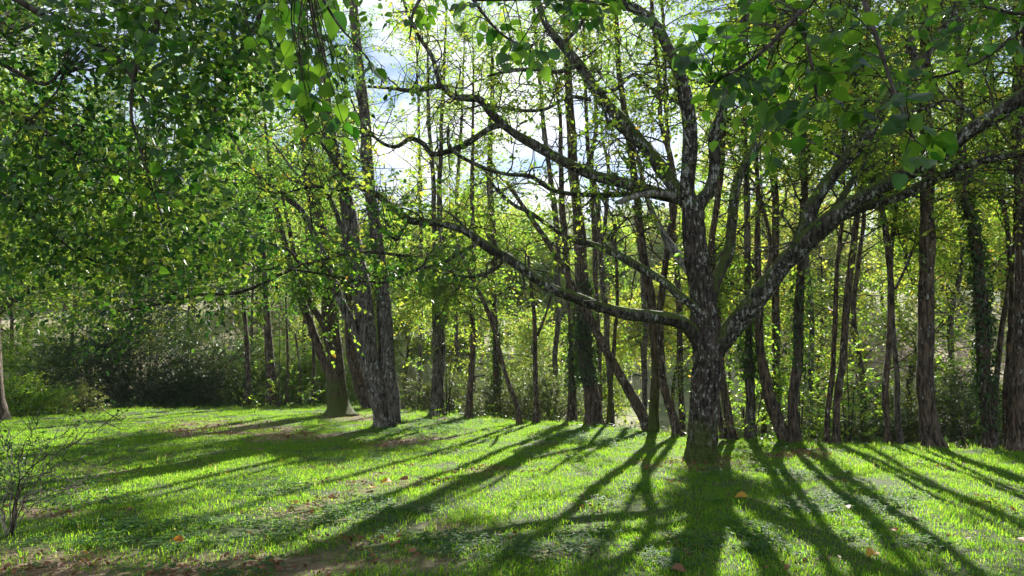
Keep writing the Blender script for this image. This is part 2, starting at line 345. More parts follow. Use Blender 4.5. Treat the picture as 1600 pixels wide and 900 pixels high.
# ================================================================ GROUND
def axis(lo, a, b, hi, step, grow=1.13):
    mid = list(np.arange(a, b, step)); r = []; x = b; s = step
    while x < hi: r.append(x); s *= grow; x += s
    l = []; x = a; s = step
    while x > lo: s *= grow; x -= s; l.append(x)
    return np.array(l[::-1] + mid + r + [hi])
xs = axis(-420, -24, 24, 420, .22); ys = axis(-40, 1.5, 29, 520, .22)
GX, GY = np.meshgrid(xs, ys); GZ = G(GX, GY)
P = np.stack([GX, GY, GZ], -1).reshape(-1, 3)
nx, ny = len(xs), len(ys); i = (np.arange(ny - 1)[:, None] * nx + np.arange(nx - 1)[None]).ravel()
g = Geo(); g.add(P, np.stack([i, i + 1, i + nx + 1, i + nx], -1))
px, py, dd = proj(P); inlawn = P[:, 1] < edge(P[:, 0]) + .6
def blob(cx, cy, rx, ry, ang=0):
    c, s_ = math.cos(ang), math.sin(ang); u = (px - cx) * c + (py - cy) * s_; v = -(px - cx) * s_ + (py - cy) * c
    return np.exp(-((u / rx) ** 2 + (v / ry) ** 2) ** 1.5) * inlawn * (dd > 1.5)
nz = vnoise(P * np.array([1.6, 1.6, 0]) + 4) * .5 + vnoise(P * np.array([4.2, 4.2, 0])) * .35
bare = sum(blob(*b) for b in [(370, 670, 120, 11, .06), (470, 684, 60, 8, 0), (290, 676, 40, 8), (560, 652, 60, 7), (640, 690, 60, 9, -.1), (520, 780, 70, 6, -.3), (460, 806, 55, 7, .1), (590, 740, 40, 4, -.3),
    (650, 757, 45, 6), (180, 888, 190, 24, .05), (30, 885, 60, 26), (200, 892, 200, 14), (450, 893, 120, 10), (380, 880, 90, 16), (540, 872, 60, 14), (560, 842, 40, 7), (1095, 722, 75, 7), (700, 825, 40, 12), (150, 735, 50, 7), (870, 860, 30, 10), (1240, 712, 60, 6), (760, 735, 40, 6), (60, 800, 70, 12), (660, 880, 60, 14)])
bare = .72 * np.clip(bare * 1.25 + nz * .45 * (bare > .08), 0, 1); bare = np.clip(bare + np.clip(nz - .52, 0, .5) * 1.3 * inlawn, 0, 1)
clov = sum(blob(*b) for b in [(880, 860, 80, 22), (740, 845, 60, 14), (720, 870, 90, 18), (1130, 850, 60, 22), (1160, 870, 50, 20), (660, 668, 90, 12, -.05), (240, 840, 130, 20), (440, 830, 120, 22), (960, 650, 120, 9), (1240, 750, 50, 10), (900, 690, 100, 10), (560, 800, 70, 12), (630, 790, 60, 10), (1000, 672, 60, 8), (1320, 790, 120, 16), (420, 770, 90, 10), (100, 800, 60, 12), (980, 880, 70, 14)])
clov = np.clip(clov + nz * .4 * (clov > .1), 0, 1)
BASE = [(529, 650), (605, 668), (681, 650), (731, 655), (812, 663), (838, 662), (893, 657), (927, 658), (1016, 674), (1061, 679), (1147, 687), (1175, 688), (1231, 692), (1291, 692), (1305, 692), (1386, 692), (1456, 701), (1547, 699), (1573, 698), (1594, 702), (1095, 723), (6, 640)]
foot = np.zeros(len(P))
for bx, by in BASE:
    q_ = ground_at(bx, by); foot = np.maximum(foot, np.exp(-((P[:, 0] - q_[0]) ** 2 + (P[:, 1] - q_[1]) ** 2) / (.5 if bx < 1000 else .34) ** 2))
rim = np.clip(1 - np.abs(P[:, 1] - edge(P[:, 0]) - .2) / 1.2, 0, 1)
lawnf = 1 - sstep((P[:, 1] - edge(P[:, 0]) - .2) / 1.0)
vis = (px > -150) & (px < 1750) & (dd > 2.6) & (P[:, 1] < 30)
gr = g.mesh('ground', [None], True)
def fattr(me, n, v): a = me.attributes.new(n, 'FLOAT', 'POINT'); a.data.foreach_set('value', v.astype(np.float32))
near = np.clip(1.25 - dd / 26, .35, 1)
fattr(gr, 'bare', bare); fattr(gr, 'lawn', lawnf)
fattr(gr, 'gd', np.clip(1 - bare * 1.05 - clov * .35, .03, 1) * lawnf * vis * near * np.clip(.85 + nz * .7, .35, 1.2))
fattr(gr, 'gtall', np.clip(np.clip(nz - .12, 0, 1) * .8 + rim * .9 + foot * 1.2, 0, 1.4) * (lawnf > .05) * vis * np.clip(1 - bare * 1.4, 0, 1))
fattr(gr, 'gclov', np.clip(clov + .07, 0, 1) * lawnf * vis * near)
fattr(gr, 'glit', np.clip(bare * 1.0 + .035, 0, 1) * lawnf * vis * near)
wood = (1 - lawnf) * (P[:, 1] < 30) * (np.abs(P[:, 0]) < 26); fattr(gr, 'gwood', wood * 1.)
dryz = (P[:, 1] > edge(P[:, 0]) + 5) * (P[:, 1] < 58) * (P[:, 0] > -22) * (P[:, 0] < 18) * np.clip(.5 + vnoise(P * np.array([.12, .12, 0]) + 2) * 1.5, 0, 1); fattr(gr, 'gdry', dryz)
fattr(gr, 'field', np.exp(-(((P[:, 0] - 28.5) / 9) ** 2 + ((P[:, 1] - 49) / 8) ** 2) ** 2))
ground = link('ground', gr); ground['kind'] = 'structure'
m, t, o = mat('ground_soil_and_turf'); p = t.nodes.new('ShaderNodeBsdfPrincipled'); p.inputs['Roughness'].default_value = .9; p.inputs['Specular IOR Level'].default_value = .2
gg = t.nodes.new('ShaderNodeNewGeometry'); pos = gg.outputs['Position']
def A(n): a = t.nodes.new('ShaderNodeAttribute'); a.attribute_name = n; return a.outputs['Fac']
n1 = noise(t, 3, 6, .65, pos); n2 = noise(t, 40, 4, .7, pos); n3 = noise(t, .09, 4, .6, pos); n4 = noise(t, 11, 5, .7, pos)
turf = ramp(t, [(.3, (.03, .05, .014)), (.7, (.07, .10, .025))]); t.links.new(n2.outputs['Fac'], turf.inputs[0])
soil = ramp(t, [(.3, (.08, .05, .03)), (.5, (.19, .125, .08)), (.72, (.34, .25, .17))]); t.links.new(n4.outputs['Fac'], soil.inputs[0])
c = mixc(t, A('bare'), turf.outputs[0], soil.outputs[0])
floor_ = ramp(t, [(.3, (.045, .032, .018)), (.7, (.12, .09, .05))]); t.links.new(n4.outputs['Fac'], floor_.inputs[0])
hil = ramp(t, [(.35, (.07, .11, .03)), (.5, (.30, .29, .15)), (.62, (.42, .38, .28))]); t.links.new(n3.outputs['Fac'], hil.inputs[0])
spy = t.nodes.new('ShaderNodeSeparateXYZ'); t.links.new(pos, spy.inputs[0])
hr = t.nodes.new('ShaderNodeMapRange'); hr.inputs[1].default_value = 27; hr.inputs[2].default_value = 34; t.links.new(spy.outputs[1], hr.inputs[0])
fh = mixc(t, hr.outputs[0], floor_.outputs[0], hil.outputs[0])
fd = ramp(t, [(.35, (.20, .13, .09)), (.65, (.42, .31, .24))]); t.links.new(n1.outputs['Fac'], fd.inputs[0]); fh = mixc(t, A('field'), fh, fd.outputs[0])
c = mixc(t, A('lawn'), fh, c); t.links.new(c, p.inputs['Base Color'])
bp = t.nodes.new('ShaderNodeBump'); bp.inputs['Distance'].default_value = .04; bp.inputs['Strength'].default_value = .7; t.links.new(n4.outputs['Fac'], bp.inputs['Height'])
t.links.new(bp.outputs[0], p.inputs['Normal']); t.links.new(p.outputs[0], o.inputs['Surface']); gr.materials.clear(); gr.materials.append(m)

def scatter(name, label, cat, geo, mats, attr, dens, smin, smax, seed, tilt=.12):
    """ground cover nobody could count: the mesh is one tuft, geometry nodes sow it over the ground"""
    ob = link(name, geo.mesh(name, mats)); ob['kind'] = 'stuff'; ob['label'] = label; ob['category'] = cat
    ng = bpy.data.node_groups.new('sow_' + name, 'GeometryNodeTree')
    ng.interface.new_socket('Geometry', in_out='INPUT', socket_type='NodeSocketGeometry'); ng.interface.new_socket('Geometry', in_out='OUTPUT', socket_type='NodeSocketGeometry')
    n = ng.nodes.new; l = ng.links.new
    gi, go = n('NodeGroupInput'), n('NodeGroupOutput'); oi = n('GeometryNodeObjectInfo'); oi.inputs['Object'].default_value = ground
    na = n('GeometryNodeInputNamedAttribute'); na.data_type = 'FLOAT'; na.inputs['Name'].default_value = attr
    mu = n('ShaderNodeMath'); mu.operation = 'MULTIPLY'; mu.inputs[1].default_value = dens; l(na.outputs['Attribute'], mu.inputs[0])
    dp = n('GeometryNodeDistributePointsOnFaces'); l(oi.outputs['Geometry'], dp.inputs['Mesh']); l(mu.outputs[0], dp.inputs['Density']); dp.inputs['Seed'].default_value = seed
    rr = n('FunctionNodeRandomValue'); rr.data_type = 'FLOAT_VECTOR'; rr.inputs[0].default_value = (-tilt, -tilt, 0); rr.inputs[1].default_value = (tilt, tilt, 6.283)
    rsc = n('FunctionNodeRandomValue'); rsc.data_type = 'FLOAT'; rsc.inputs[2].default_value = smin; rsc.inputs[3].default_value = smax
    ip = n('GeometryNodeInstanceOnPoints'); l(dp.outputs['Points'], ip.inputs['Points']); l(gi.outputs[0], ip.inputs['Instance']); l(rr.outputs[0], ip.inputs['Rotation']); l(rsc.outputs[1], ip.inputs['Scale'])
    l(ip.outputs[0], go.inputs[0])
    md = ob.modifiers.new('sow', 'NODES'); md.node_group = ng; return ob
def blades(n, rad, h0, h1, wd, bend=.5, var=(.1, .6), dryp=.06):
    g = Geo(); r = rad * np.sqrt(rs.rand(n)); a = rs.rand(n) * 6.283; B = np.stack([r * np.cos(a), r * np.sin(a), np.full(n, -.012)], -1)
    h = h0 + (h1 - h0) * rs.rand(n) ** 1.3; th = rs.rand(n) * 6.283; lean = np.stack([np.cos(th), np.sin(th), 0 * th], -1) * (bend * (.15 + rs.rand(n)))[:, None]
    S = np.stack([-np.sin(th), np.cos(th), 0 * th], -1) * wd * (.6 + .8 * rs.rand(n))[:, None] * .5
    S = S + .3 * wd * rs.randn(n, 3) * np.array([1, 1, 0])
    U = np.array([0, 0, 1.]); m_ = B + h[:, None] * (.55 * U + lean * .25); e = B + h[:, None] * (.9 * U + lean * 1.0)
    V = np.stack([B - S, B + S, m_ + S * .8, m_ - S * .8, e], 1).reshape(-1, 3); k = (np.arange(n) * 5)[:, None]
    v = np.clip(var[0] + (var[1] - var[0]) * rs.rand(n), 0, 1); v = np.where(rs.rand(n) < dryp, .97, v)
    g.add(V, q=k + np.array([[0, 1, 2, 3]]), a=v); g.q.append  # blade
    g.t.append(k + np.array([[3, 2, 4]])); g.tm.append(np.zeros(n, int)); g.ta.append(v); return g
scatter('lawn_grass', 'short bright green grass covering the sunlit lawn', 'grass', blades(170, .26, .02, .058, .0042, .75), M['grass'], 'gd', 26, .75, 1.35, 1)
scatter('grass_tuft', 'longer grass tufts rising from the lawn and along its far rim', 'grass', blades(34, .07, .05, .13, .005, .6, (.1, .6), .06), M['grass'], 'gtall', 10, .6, 1.3, 2)
g = Geo(); n = 26; r = .16 * np.sqrt(rs.rand(n)); a = rs.rand(n) * 6.283
B = np.stack([r * np.cos(a), r * np.sin(a), .02 + .035 * rs.rand(n)], -1)
for k in range(3):
    aa = rs.rand(n) * 6.283 if k == 0 else aa + 2.1
    leaves(g, B, np.stack([np.cos(aa), np.sin(aa), .1 * rs.randn(n)], -1), norm(np.array([0, 0, 1.]) + .25 * rs.randn(n, 3)), .022 + .012 * rs.rand(n), LT6, rs.rand(n))
scatter('ground_cover', 'patches of low round-leaved clover and ivy among the grass', 'ground cover', g, M['clover'], 'gclov', 13, .8, 1.5, 3)
g = Geo(); n = 16; r = .2 * np.sqrt(rs.rand(n)); a = rs.rand(n) * 6.283
leaves(g, np.stack([r * np.cos(a), r * np.sin(a), .008 + .03 * rs.rand(n)], -1), rdir(n) * np.array([1, 1, .3]), norm(np.array([0, 0, 1.]) + .45 * rs.randn(n, 3)), .025 + .03 * rs.rand(n), LT6, rs.rand(n))
for k in range(3):
    c0 = np.r_[rs.rand(2) * .3 - .15, .012]; c1 = c0 + np.r_[rs.rand(2) * .2 - .1, .005]; tube(g, [c0, c1], [.003, .002], 3, m=1)
scatter('leaf_litter', 'brown fallen leaves and twigs lying on the bare patches', 'leaf litter', g, [M['litter'], M['pale_twig']], 'glit', 15, .7, 1.3, 4)
g = Geo(); n = 30; r = .5 * np.sqrt(rs.rand(n)); a = rs.rand(n) * 6.283
leaves(g, np.stack([r * np.cos(a), r * np.sin(a), .02 + .12 * rs.rand(n) ** 2], -1), rdir(n), norm(np.array([0, 0, 1.]) + .5 * rs.randn(n, 3)), .05 + .05 * rs.rand(n), LT4, rs.rand(n))
scatter('woodland_floor_plants', 'low ivy and seedlings over the shaded bank under the trees', 'undergrowth', g, M['ivy'], 'gwood', 6, .8, 1.6, 5)
scatter('dry_grass', 'pale dry grass and reeds standing in the valley beyond the trees', 'dry grass', blades(26, .4, .3, .9, .03, .5, (0, 1), 0), M['dry'], 'gdry', 1.3, .7, 1.4, 6)
# single leaves that stand out on the lawn
def leaf_mesh(name, mats, curl=.12, wide=.42, heart=.06, fold=.1, serr=.012, ns=9, stalk=True, twist=0.):
    t = np.linspace(0, 1, ns); wv = wide * np.sin(math.pi * np.clip(t, 0, 1) ** .62) ** .8; wv[-1] = .004; wv[0] = .05
    rows = []
    for s_ in (-1, -.5, 0, .5, 1):
        x = t - heart * abs(s_) * np.sin(math.pi * np.clip(t * 3, 0, 1)) * (t < .34) * 2 + (t < .01) * -abs(s_) * heart * 1.4
        y = s_ * (wv + serr * (np.arange(ns) % 2) * (abs(s_) == 1)); z = -curl * t ** 2 + fold * np.abs(y) + .03 * np.sin(9 * t + s_ * 2) * abs(s_) + twist * y * t
        rows.append(np.stack([x, y, z], -1))
    V = np.stack(rows, 0); g = Geo(); q = []
    for a in range(4):
        for b in range(ns - 1): q.append([a * ns + b, (a + 1) * ns + b, (a + 1) * ns + b + 1, a * ns + b + 1])
    g.add(V.reshape(-1, 3), np.array(q))
    if stalk: tube(g, [(-.28, 0, .07), (-.12, 0, .015), (.02, 0, 0)], [.013, .011, .009], 4, m=1, cap=False)
    return g.mesh(name, mats, True)
def orient(o, P, D, Nn, s_):
    D = Vector(D).normalized(); Nn = Vector(Nn); S_ = Nn.cross(D).normalized(); Z = D.cross(S_)
    from mathutils import Matrix
    R = Matrix((D, S_, Z)).transposed().to_4x4()
    o.matrix_world = Matrix.Translation(Vector(P)) @ R @ Matrix.Scale(s_, 4)
for (x, y, s_, mk, lab) in [(1368, 871, .11, 'yellow', 'largest yellow fallen leaf lying flat on the grass at lower right'), (1401, 837, .07, 'orange', 'small upright orange leaf in the sunlit grass above the big yellow leaf'),
    (996, 850, .045, 'orange', 'small red-orange leaf in the grass below the large trunk'), (1424, 816, .09, 'litter', 'curled dark brown leaf on the brightest patch of lawn'), (1591, 850, .12, 'litter', 'large dark curled leaf at the right rim of the lawn'),
    (1052, 896, .09, 'litter', 'dark fallen leaf at the bottom of the trunk shadow'), (1166, 781, .11, 'yellow', 'pale yellowish leaf lying in shade right of the big trunk'), (610, 757, .12, 'yellow', 'yellow leaf on the left lawn among brown litter'), (582, 768, .10, 'yellow', 'dull yellow leaf left of the bright yellow one on left lawn'),
    (636, 755, .12, 'litter', 'brown-orange leaf beside the yellow leaf on left lawn'), (1510, 849, .07, 'litter', 'small dark leaf in the shadow stripe at lower right'), (1323, 797, .09, 'litter', 'brown leaf standing in the bright grass right of centre'), (285, 852, .09, 'orange', 'orange-red leaf in the shaded grass at lower left')]:
    p_ = ground_at(x, y); a = rs.rand() * 6.28
    ob = link('fallen_leaf', leaf_mesh('fallen_leaf', [M[mk], M['pale_twig']], .25, .4, fold=.35)); ob['label'] = lab; ob['category'] = 'leaf'; ob['group'] = 'fallen leaves lying on the lawn'
    orient(ob, p_ + np.array([0, 0, .045]), (math.cos(a), math.sin(a), .1), (.1 * rs.randn(), -.45, 1), s_ * 1.15)
# ================================================================ TREES
def tz(z): return z
def stem_pts(pts, Y, dY=0.):
    """photo pixels (x, y, width) -> world points and radii at Y metres (dY: how far the tip leans back)"""
    n = len(pts); C = []; R = []
    for k, q in enumerate(pts):
        y_ = Y + (q[3] if len(q) > 3 else dY * k / max(1, n - 1)); C.append(unp(q[0], q[1], y_)); R.append(q[2] * y_ / F / 2)
    return np.array(C), np.array(R)
def resample(C, R, n, wob=0., seed=0):
    X = spline(np.c_[C, R], n); c, r = X[:, :3], np.maximum(X[:, 3], .0035)
    if wob: c = c + wob * np.stack([vnoise(v3(c[:, 2] * 1.2 + seed, seed, k * 7.)) for k in range(3)], -1)
    return c, r
COV = np.array([[int(c) for c in r] for r in """999999998984656767657999999999999
999999999995345666656899999999999
999999999873344565545799999999999
999999989873444555555899999999998
944999867773344444545799999999978
999999446762334444444689999999978
999994446662345543444689999999989
999999999763456554556899999999999
999999999874677777778999999999999
999999999986888888889999999999999
999999999988999999999999999999999
999999999998999999999999999999999
999999999999999999999999999999999
999999999999999999999999999999999
999999999999999999999999999999999
999999999999999999999999999999999
999999999999999999999999999999999""".split()], float)
def cov_keep(P, k=1.0):
    px, py, d = proj(P); c = np.clip(px / 50, 0, 31.99).astype(int); r = np.clip(py / 40, 0, 15.99).astype(int)
    v = COV[r, c] / 9.; return (rs.rand(len(P)) < v ** (k * .42)) | (d < 0)
def crown_geo(g, C, R, h0, rad, nb, ns, nl=13, size=.075, var=(.2, .6), up=.35, sp=(.5, 1.0), tpl=LT4, base=None, covk=1.3, brd=.02, filt=True, wsag=0., top=None, dens=.34):
    """branches off the stem C above height h0, each carrying leafy sprays"""
    z = C[:, 2]; zs = np.maximum(z.max() if top is None else top, h0 + .5); PP = []; DD = []
    for k in range(nb):
        zz = h0 + (zs - h0) * (k + rs.rand()) / nb; j = int(np.argmin(np.abs(z - zz))); p0 = C[j]; a = rs.rand() * 6.283
        q = (zz - h0) / (zs - h0); ln = rad * (.55 + .6 * rs.rand()) * (1 - .35 * q)
        d = norm(np.array([math.cos(a), math.sin(a), up + .5 * rs.rand() * (.4 + q)])); c = [p0]; dd_ = d.copy()
        for s_ in range(5): dd_ = norm(dd_ + .22 * rs.randn(3) + np.array([0, 0, -.05 - wsag])); c.append(c[-1] + dd_ * ln / 5)
        c = np.array(c)
        if filt and lit_at(c[2:] + (base if base is not None else 0)).mean() > 4.2 + 1.5 * rs.rand(): continue
        r0 = max(.006, min(R[j] * .55, brd * (.7 + .6 * rs.rand())))
        tube(g, spline(c, 9), np.linspace(r0, .006, 9), 5, m=1, cap=False)
        for b in range(3):                                   # a few forks
            f = .3 + .5 * rs.rand(); i0 = int(f * 5); s0 = c[i0] ; d2 = norm(norm(c[-1] - c[0]) + .8 * rs.randn(3)); e = s0 + d2 * ln * .4
            tube(g, spline([s0, (s0 + e) / 2 + .05 * rs.randn(3), e], 5), np.linspace(r0 * .5, .004, 5), 4, m=1, cap=False)
            t_ = rs.rand(4 * ns // 5 + 1)[:, None]; PP.append(s0 + (e - s0) * t_ + .05 * rs.randn(len(t_), 3)); DD.append(norm(d2 + .9 * rs.randn(len(t_), 3)))
        t_ = .15 + .85 * rs.rand(2 * ns + 1); cc = spline(c, 40)[(t_ * 39).astype(int)]
        PP.append(cc); DD.append(norm(norm(c[-1] - c[0]) * .5 + .9 * rs.randn(len(t_), 3)))
    if not PP: return
    PP = np.concatenate(PP); DD = np.concatenate(DD)
    Lr = sp[0] + (sp[1] - sp[0]) * rs.rand(len(PP))
    if filt:
        W = PP + (base if base is not None else 0); v_ = lit_at(W); k = ((v_ > 0) & (v_ < 3.4) | (rs.rand(len(W)) < dens)) & sun_keep(W + DD * Lr[:, None] * .9) & sun_keep(W + DD * Lr[:, None] * .3) & cov_keep(W, covk) & cov_keep(W + DD * Lr[:, None] * .7, covk) & (W[:, 2] > G(W[:, 0], W[:, 1]) + .4)
        PP, DD, Lr = PP[k], DD[k], Lr[k]
    if size > 0: sprays(g, PP, DD, Lr, nl, size, tpl, var, twig=.003)
def tree(name, label, stems, Y=None, dY=0., bark='bark', h0=2.5, rad=2.2, nb=22, ns=14, var=(.2, .6), nl=13, size=.075, ivy=None, cat='tree', ext=3., group='trees standing beyond the lawn', flare=1.25, sides=16, covk=1.3, up=.35, dYs=None, brd=.02):
    b0 = stems[0][0]
    if Y is None: Y = ground_at(b0[0], b0[1])[1]
    base = unp(b0[0], b0[1], Y); base[2] = G(base[0], base[1]) - .05
    root = thing(name, label, cat, base, group); Cs = []
    for k, st in enumerate(stems):
        C, R = stem_pts(st, Y, dY if dYs is None else dYs[k]); R = R * (.9 if b0[0] > 1130 else .96)
        if k == 0:
            C[0] = base + [0, 0, 0]; C = np.vstack([C[0], C[0] * .75 + C[1] * .25, C[1:]]); R = np.r_[R[0] * flare, R[0] * .98, R[1:]]
        if ext and C[-1][2] > 4.2:
            d = norm(C[-1] - C[-2] + np.array([0, 0, .4])); C = np.vstack([C, C[-1] + d * ext * .5, C[-1] + d * ext + [.2 * rs.randn(), .2 * rs.randn(), 0]]); R = np.r_[R, R[-1] * .7, R[-1] * .25]
        ln = np.linalg.norm(np.diff(C, axis=0), axis=1).sum(); n = int(max(8, ln / .12))
        c, r = resample(C, R, n, .03, Y + k); c = c - base; g = Geo()
        r = r * (1 + .07 * vnoise(v3(c[:, 2] * 3, Y, k * 1.)))
        lb = None
        if k == 0:
            ph = rs.rand(3) * 6.28; lb = lambda th, C_: 1 + np.exp(-np.clip(C_[:, 2][:, None], 0, 9) / .28) * (.22 + .16 * np.cos(3 * th + ph[0]) + .12 * np.cos(5 * th + ph[1]))[None] + .06 * np.cos(2 * th + ph[2] + C_[:, 2][:, None] * .6) + .05 * np.cos(5 * th + C_[:, 2][:, None])
        tube(g, c, r, sides, lobes=lb, bark=min(.012, r.max() * .09), seed=Y * 3.1 + k)
        link('trunk' if k == 0 else 'stem', g.mesh('trunk' if k == 0 else 'stem', [M[bark]], True), root); Cs.append((c, r))
    g = Geo(); nb = nb if ext or rad > 1.65 else nb // 2
    for k, (c, r) in enumerate(Cs):
        if c[:, 2].max() > h0 + .3: crown_geo(g, c, r, h0, rad, max(4, int(nb * 1.6) // len(Cs)), int(ns * (.8 if rad < 1.66 else .75 if b0[0] > 1130 else 1.4)), nl, size * 1.1, var, base=base, covk=covk, up=up, brd=brd)
    link('crown', g.mesh('crown', [M['leaf'], M['twig']]), root)
    if ivy:
        g = Geo(); c, r = Cs[0]; z = c[:, 2]; n = int(ivy[2]); zz = ivy[0] + (ivy[1] - ivy[0]) * rs.rand(n); j = np.clip(np.searchsorted(z, zz), 0, len(z) - 1)
        a = rs.rand(n) * 6.283; D = np.stack([np.cos(a), np.sin(a), 0 * a], -1); P_ = c[j] + D * (r[j] + .01 + ivy[3] * rs.rand(n) ** 1.5)[:, None]; P_[:, 2] = zz
        leaves(g, P_, norm(D * .5 + np.array([0, 0, -.7]) + .5 * rs.randn(n, 3)), norm(D + .5 * rs.randn(n, 3) + [0, 0, .5]), .05 + .05 * rs.rand(n), LT6, rs.rand(n))
        for k in range(3):
            a0 = rs.rand() * 6; jj = np.linspace(0, min(len(z) - 1, np.searchsorted(z, ivy[1])), 24).astype(int); al = a0 + 1.2 * np.sin(z[jj] * 1.3 + k)
            tube(g, c[jj] + np.stack([np.cos(al), np.sin(al), 0 * al], -1) * (r[jj] + .008)[:, None], np.full(24, .011), 5, m=1, cap=False)
        link('ivy', g.mesh('ivy', [M['ivy'], M['twig']]), root)
    return root
# ---------------------------------------------------------------- the big spreading tree
MY = ground_at(1095, 722)[1]; mb = unp(1095, 722, MY); mb[2] = G(mb[0], mb[1]) - .03
mroot = thing('spreading_tree', 'large low-forking tree with lichen-spotted bark standing alone on the lawn', 'tree', mb)
def limb(name, pts, n, sides=24, bark=.007, m_='main_limb', flare=1.0, wob=.012, parent=mroot, base=mb, Y=MY, lab=None):
    C, R = stem_pts(pts, Y); c, r = resample(C, R, n, wob, pts[0][0]); r = r * (1 + .13 * vnoise(v3(c[:, 0] * 3.1, c[:, 2] * 3.1, pts[0][1] * .1)))
    if flare > 1: u = np.linspace(0, 1, n); r = r * (1 + (flare - 1) * np.exp(-u * 14))
    g = Geo(); tube(g, c - base, r, sides, bark=bark, seed=pts[0][1] * .37)
    o_ = link(name, g.mesh(name, [M[m_]], True), parent)
    if lab: o_['label'] = lab
    MAIN.append((c, r)); return o_
MAIN = []
def lob(th, C):
    h = C[:, 2][:, None]; f = np.exp(-np.clip(h, 0, 9) / .22)
    k = np.exp(-((h - 1.85) / .35) ** 2)
    return .93 + f * (.05 + .08 * np.cos(4 * th + 1)[None]) + .10 * f * np.cos(7 * th)[None] + k * .08 * np.cos(3 * th + .5)[None] + .03 * np.cos(5 * th + h * 2)
C, R = stem_pts([(1096, 726, 50), (1097, 700, 48), (1099, 660, 46), (1101, 613, 47), (1104, 570, 50), (1104, 540, 54), (1101, 500, 46), (1098, 465, 40), (1094, 430, 42), (1087, 395, 40), (1084, 360, 37), (1083, 330, 36), (1083, 308, 34)], MY)
c, r = resample(C, R, 230, .01); g = Geo(); tube(g, c - mb, r, 150, bark=.026, seed=2.2, lobes=lob); MAIN.append((c, r))
link('trunk', g.mesh('trunk', [M['main_bark']], True), mroot)
E = [(1104, 552, 34, 0), (1130, 527, 33, -.05), (1150, 505, 31, -.1), (1180, 470, 31, -.25), (1206, 435, 30, -.4), (1240, 393, 31, -.6), (1290, 348, 30, -.9), (1350, 305, 24, -1.3), (1400, 279, 23, -1.6), (1450, 250, 23, -1.9), (1500, 211, 24, -2.1), (1550, 176, 25, -2.3), (1605, 140, 27, -2.5), (1700, 80, 24, -3)]
limb('limb', E, 130, 40, .016, flare=1.15, wob=.05)
limb('limb', [(1222, 412, 24, -.5), (1250, 375, 22, -.55), (1275, 311, 20, -.6), (1315, 256, 21, -.6), (1348, 222, 22, -.6), (1370, 185, 21, -.6), (1400, 140, 20, -.5), (1437, 96, 19, -.4), (1470, 47, 19, -.2), (1512, 0, 18, 0), (1570, -60, 14, .3)], 100, 32, .008)
limb('limb', [(1290, 350, 18, -.9), (1340, 327, 14, -1.0), (1400, 309, 14, -1.2), (1450, 285, 15, -1.5), (1500, 262, 13, -1.8), (1550, 247, 12, -2), (1610, 236, 12, -2.2), (1680, 215, 9, -2.4)], 70, 20, .005)
limb('limb', [(1285, 352, 13, -.8), (1308, 320, 11, -.6), (1330, 285, 10, -.4), (1350, 250, 9, -.2), (1365, 200, 7, .2)], 30, 14, .004)
limb('limb', [(1436, 98, 12, -.4), (1420, 70, 11, -.5), (1440, 45, 10, -.5), (1462, 20, 9, -.4), (1475, -20, 7, -.3)], 30, 12, .004)
Aa = [(1102, 548, 30, 0), (1085, 524, 24, -.1), (1065, 504, 21, -.15), (1023, 495, 20, -.2), (982, 491, 20, -.3), (941, 481, 18, -.4), (900, 465, 18, -.5), (868, 454, 17, -.55), (835, 434, 16, -.6), (800, 408, 15, -.6), (760, 385, 15, -.6), (732, 364, 14, -.6), (700, 352, 13, -.6), (662, 347, 13, -.6), (640, 344, 13, -.6), (618, 329, 11, -.5), (590, 305, 10, -.4), (560, 290, 8, -.3), (535, 268, 7, -.1), (505, 228, 6, 0), (480, 198, 5, .1), (462, 170, 4, .2)]
limb('limb', Aa, 150, 30, .008, flare=1.15)
limb('limb', [(1096, 490, 18, -.1), (1077, 473, 14, -.1), (1062, 462, 13, -.1), (1035, 438, 13, .1), (999, 416, 13, .4), (962, 395, 12, .7), (925, 381, 10, 1), (895, 374, 9, 1.2), (865, 357, 8, 1.3), (830, 333, 7, 1.4), (800, 318, 6, 1.5), (770, 290, 5, 1.6), (755, 262, 4, 1.7)], 80, 20, .005, flare=1.2)
Bb = [(1084, 322, 24, .05), (1066, 311, 22, .1), (1018, 299, 20, .3), (975, 286, 18, .5), (928, 274, 17, .6), (889, 257, 16, .7), (839, 229, 16, .7), (800, 206, 15, .7), (768, 177, 14, .7), (749, 156, 13, .7), (710, 152, 11, .6), (690, 136, 10, .5), (662, 140, 8, .5), (640, 142, 7, .4), (605, 138, 5, .3), (575, 136, 4, .2)]
limb('limb', Bb, 130, 28, .007, flare=1.1)
limb('limb', [(1078, 310, 26, .1), (1060, 298, 24, .3), (1033, 264, 21, .6), (1006, 229, 20, .9), (971, 187, 19, 1.1), (936, 148, 18, 1.3), (905, 101, 16, 1.4), (878, 70, 15, 1.5), (854, 39, 13, 1.6), (840, 0, 12, 1.7), (825, -60, 9, 1.9)], 100, 26, .007)
limb('limb', [(1078, 318, 28, 0), (1074, 290, 24, -.1), (1077, 240, 22, -.2), (1077, 194, 21, -.3), (1068, 136, 19, -.4), (1045, 78, 18, -.5), (1030, 47, 17, -.5), (1000, 18, 16, -.6), (965, 0, 15, -.7), (900, -40, 12, -.9)], 100, 28, .007)
limb('limb', [(1086, 330, 24, -.05), (1097, 313, 21, -.1), (1111, 294, 19, -.15), (1117, 253, 18, -.2), (1115, 212, 17, -.3), (1129, 171, 15, -.4), (1150, 97, 14, -.6), (1162, 39, 13, -.8), (1168, -20, 10, -1)], 80, 24, .006)
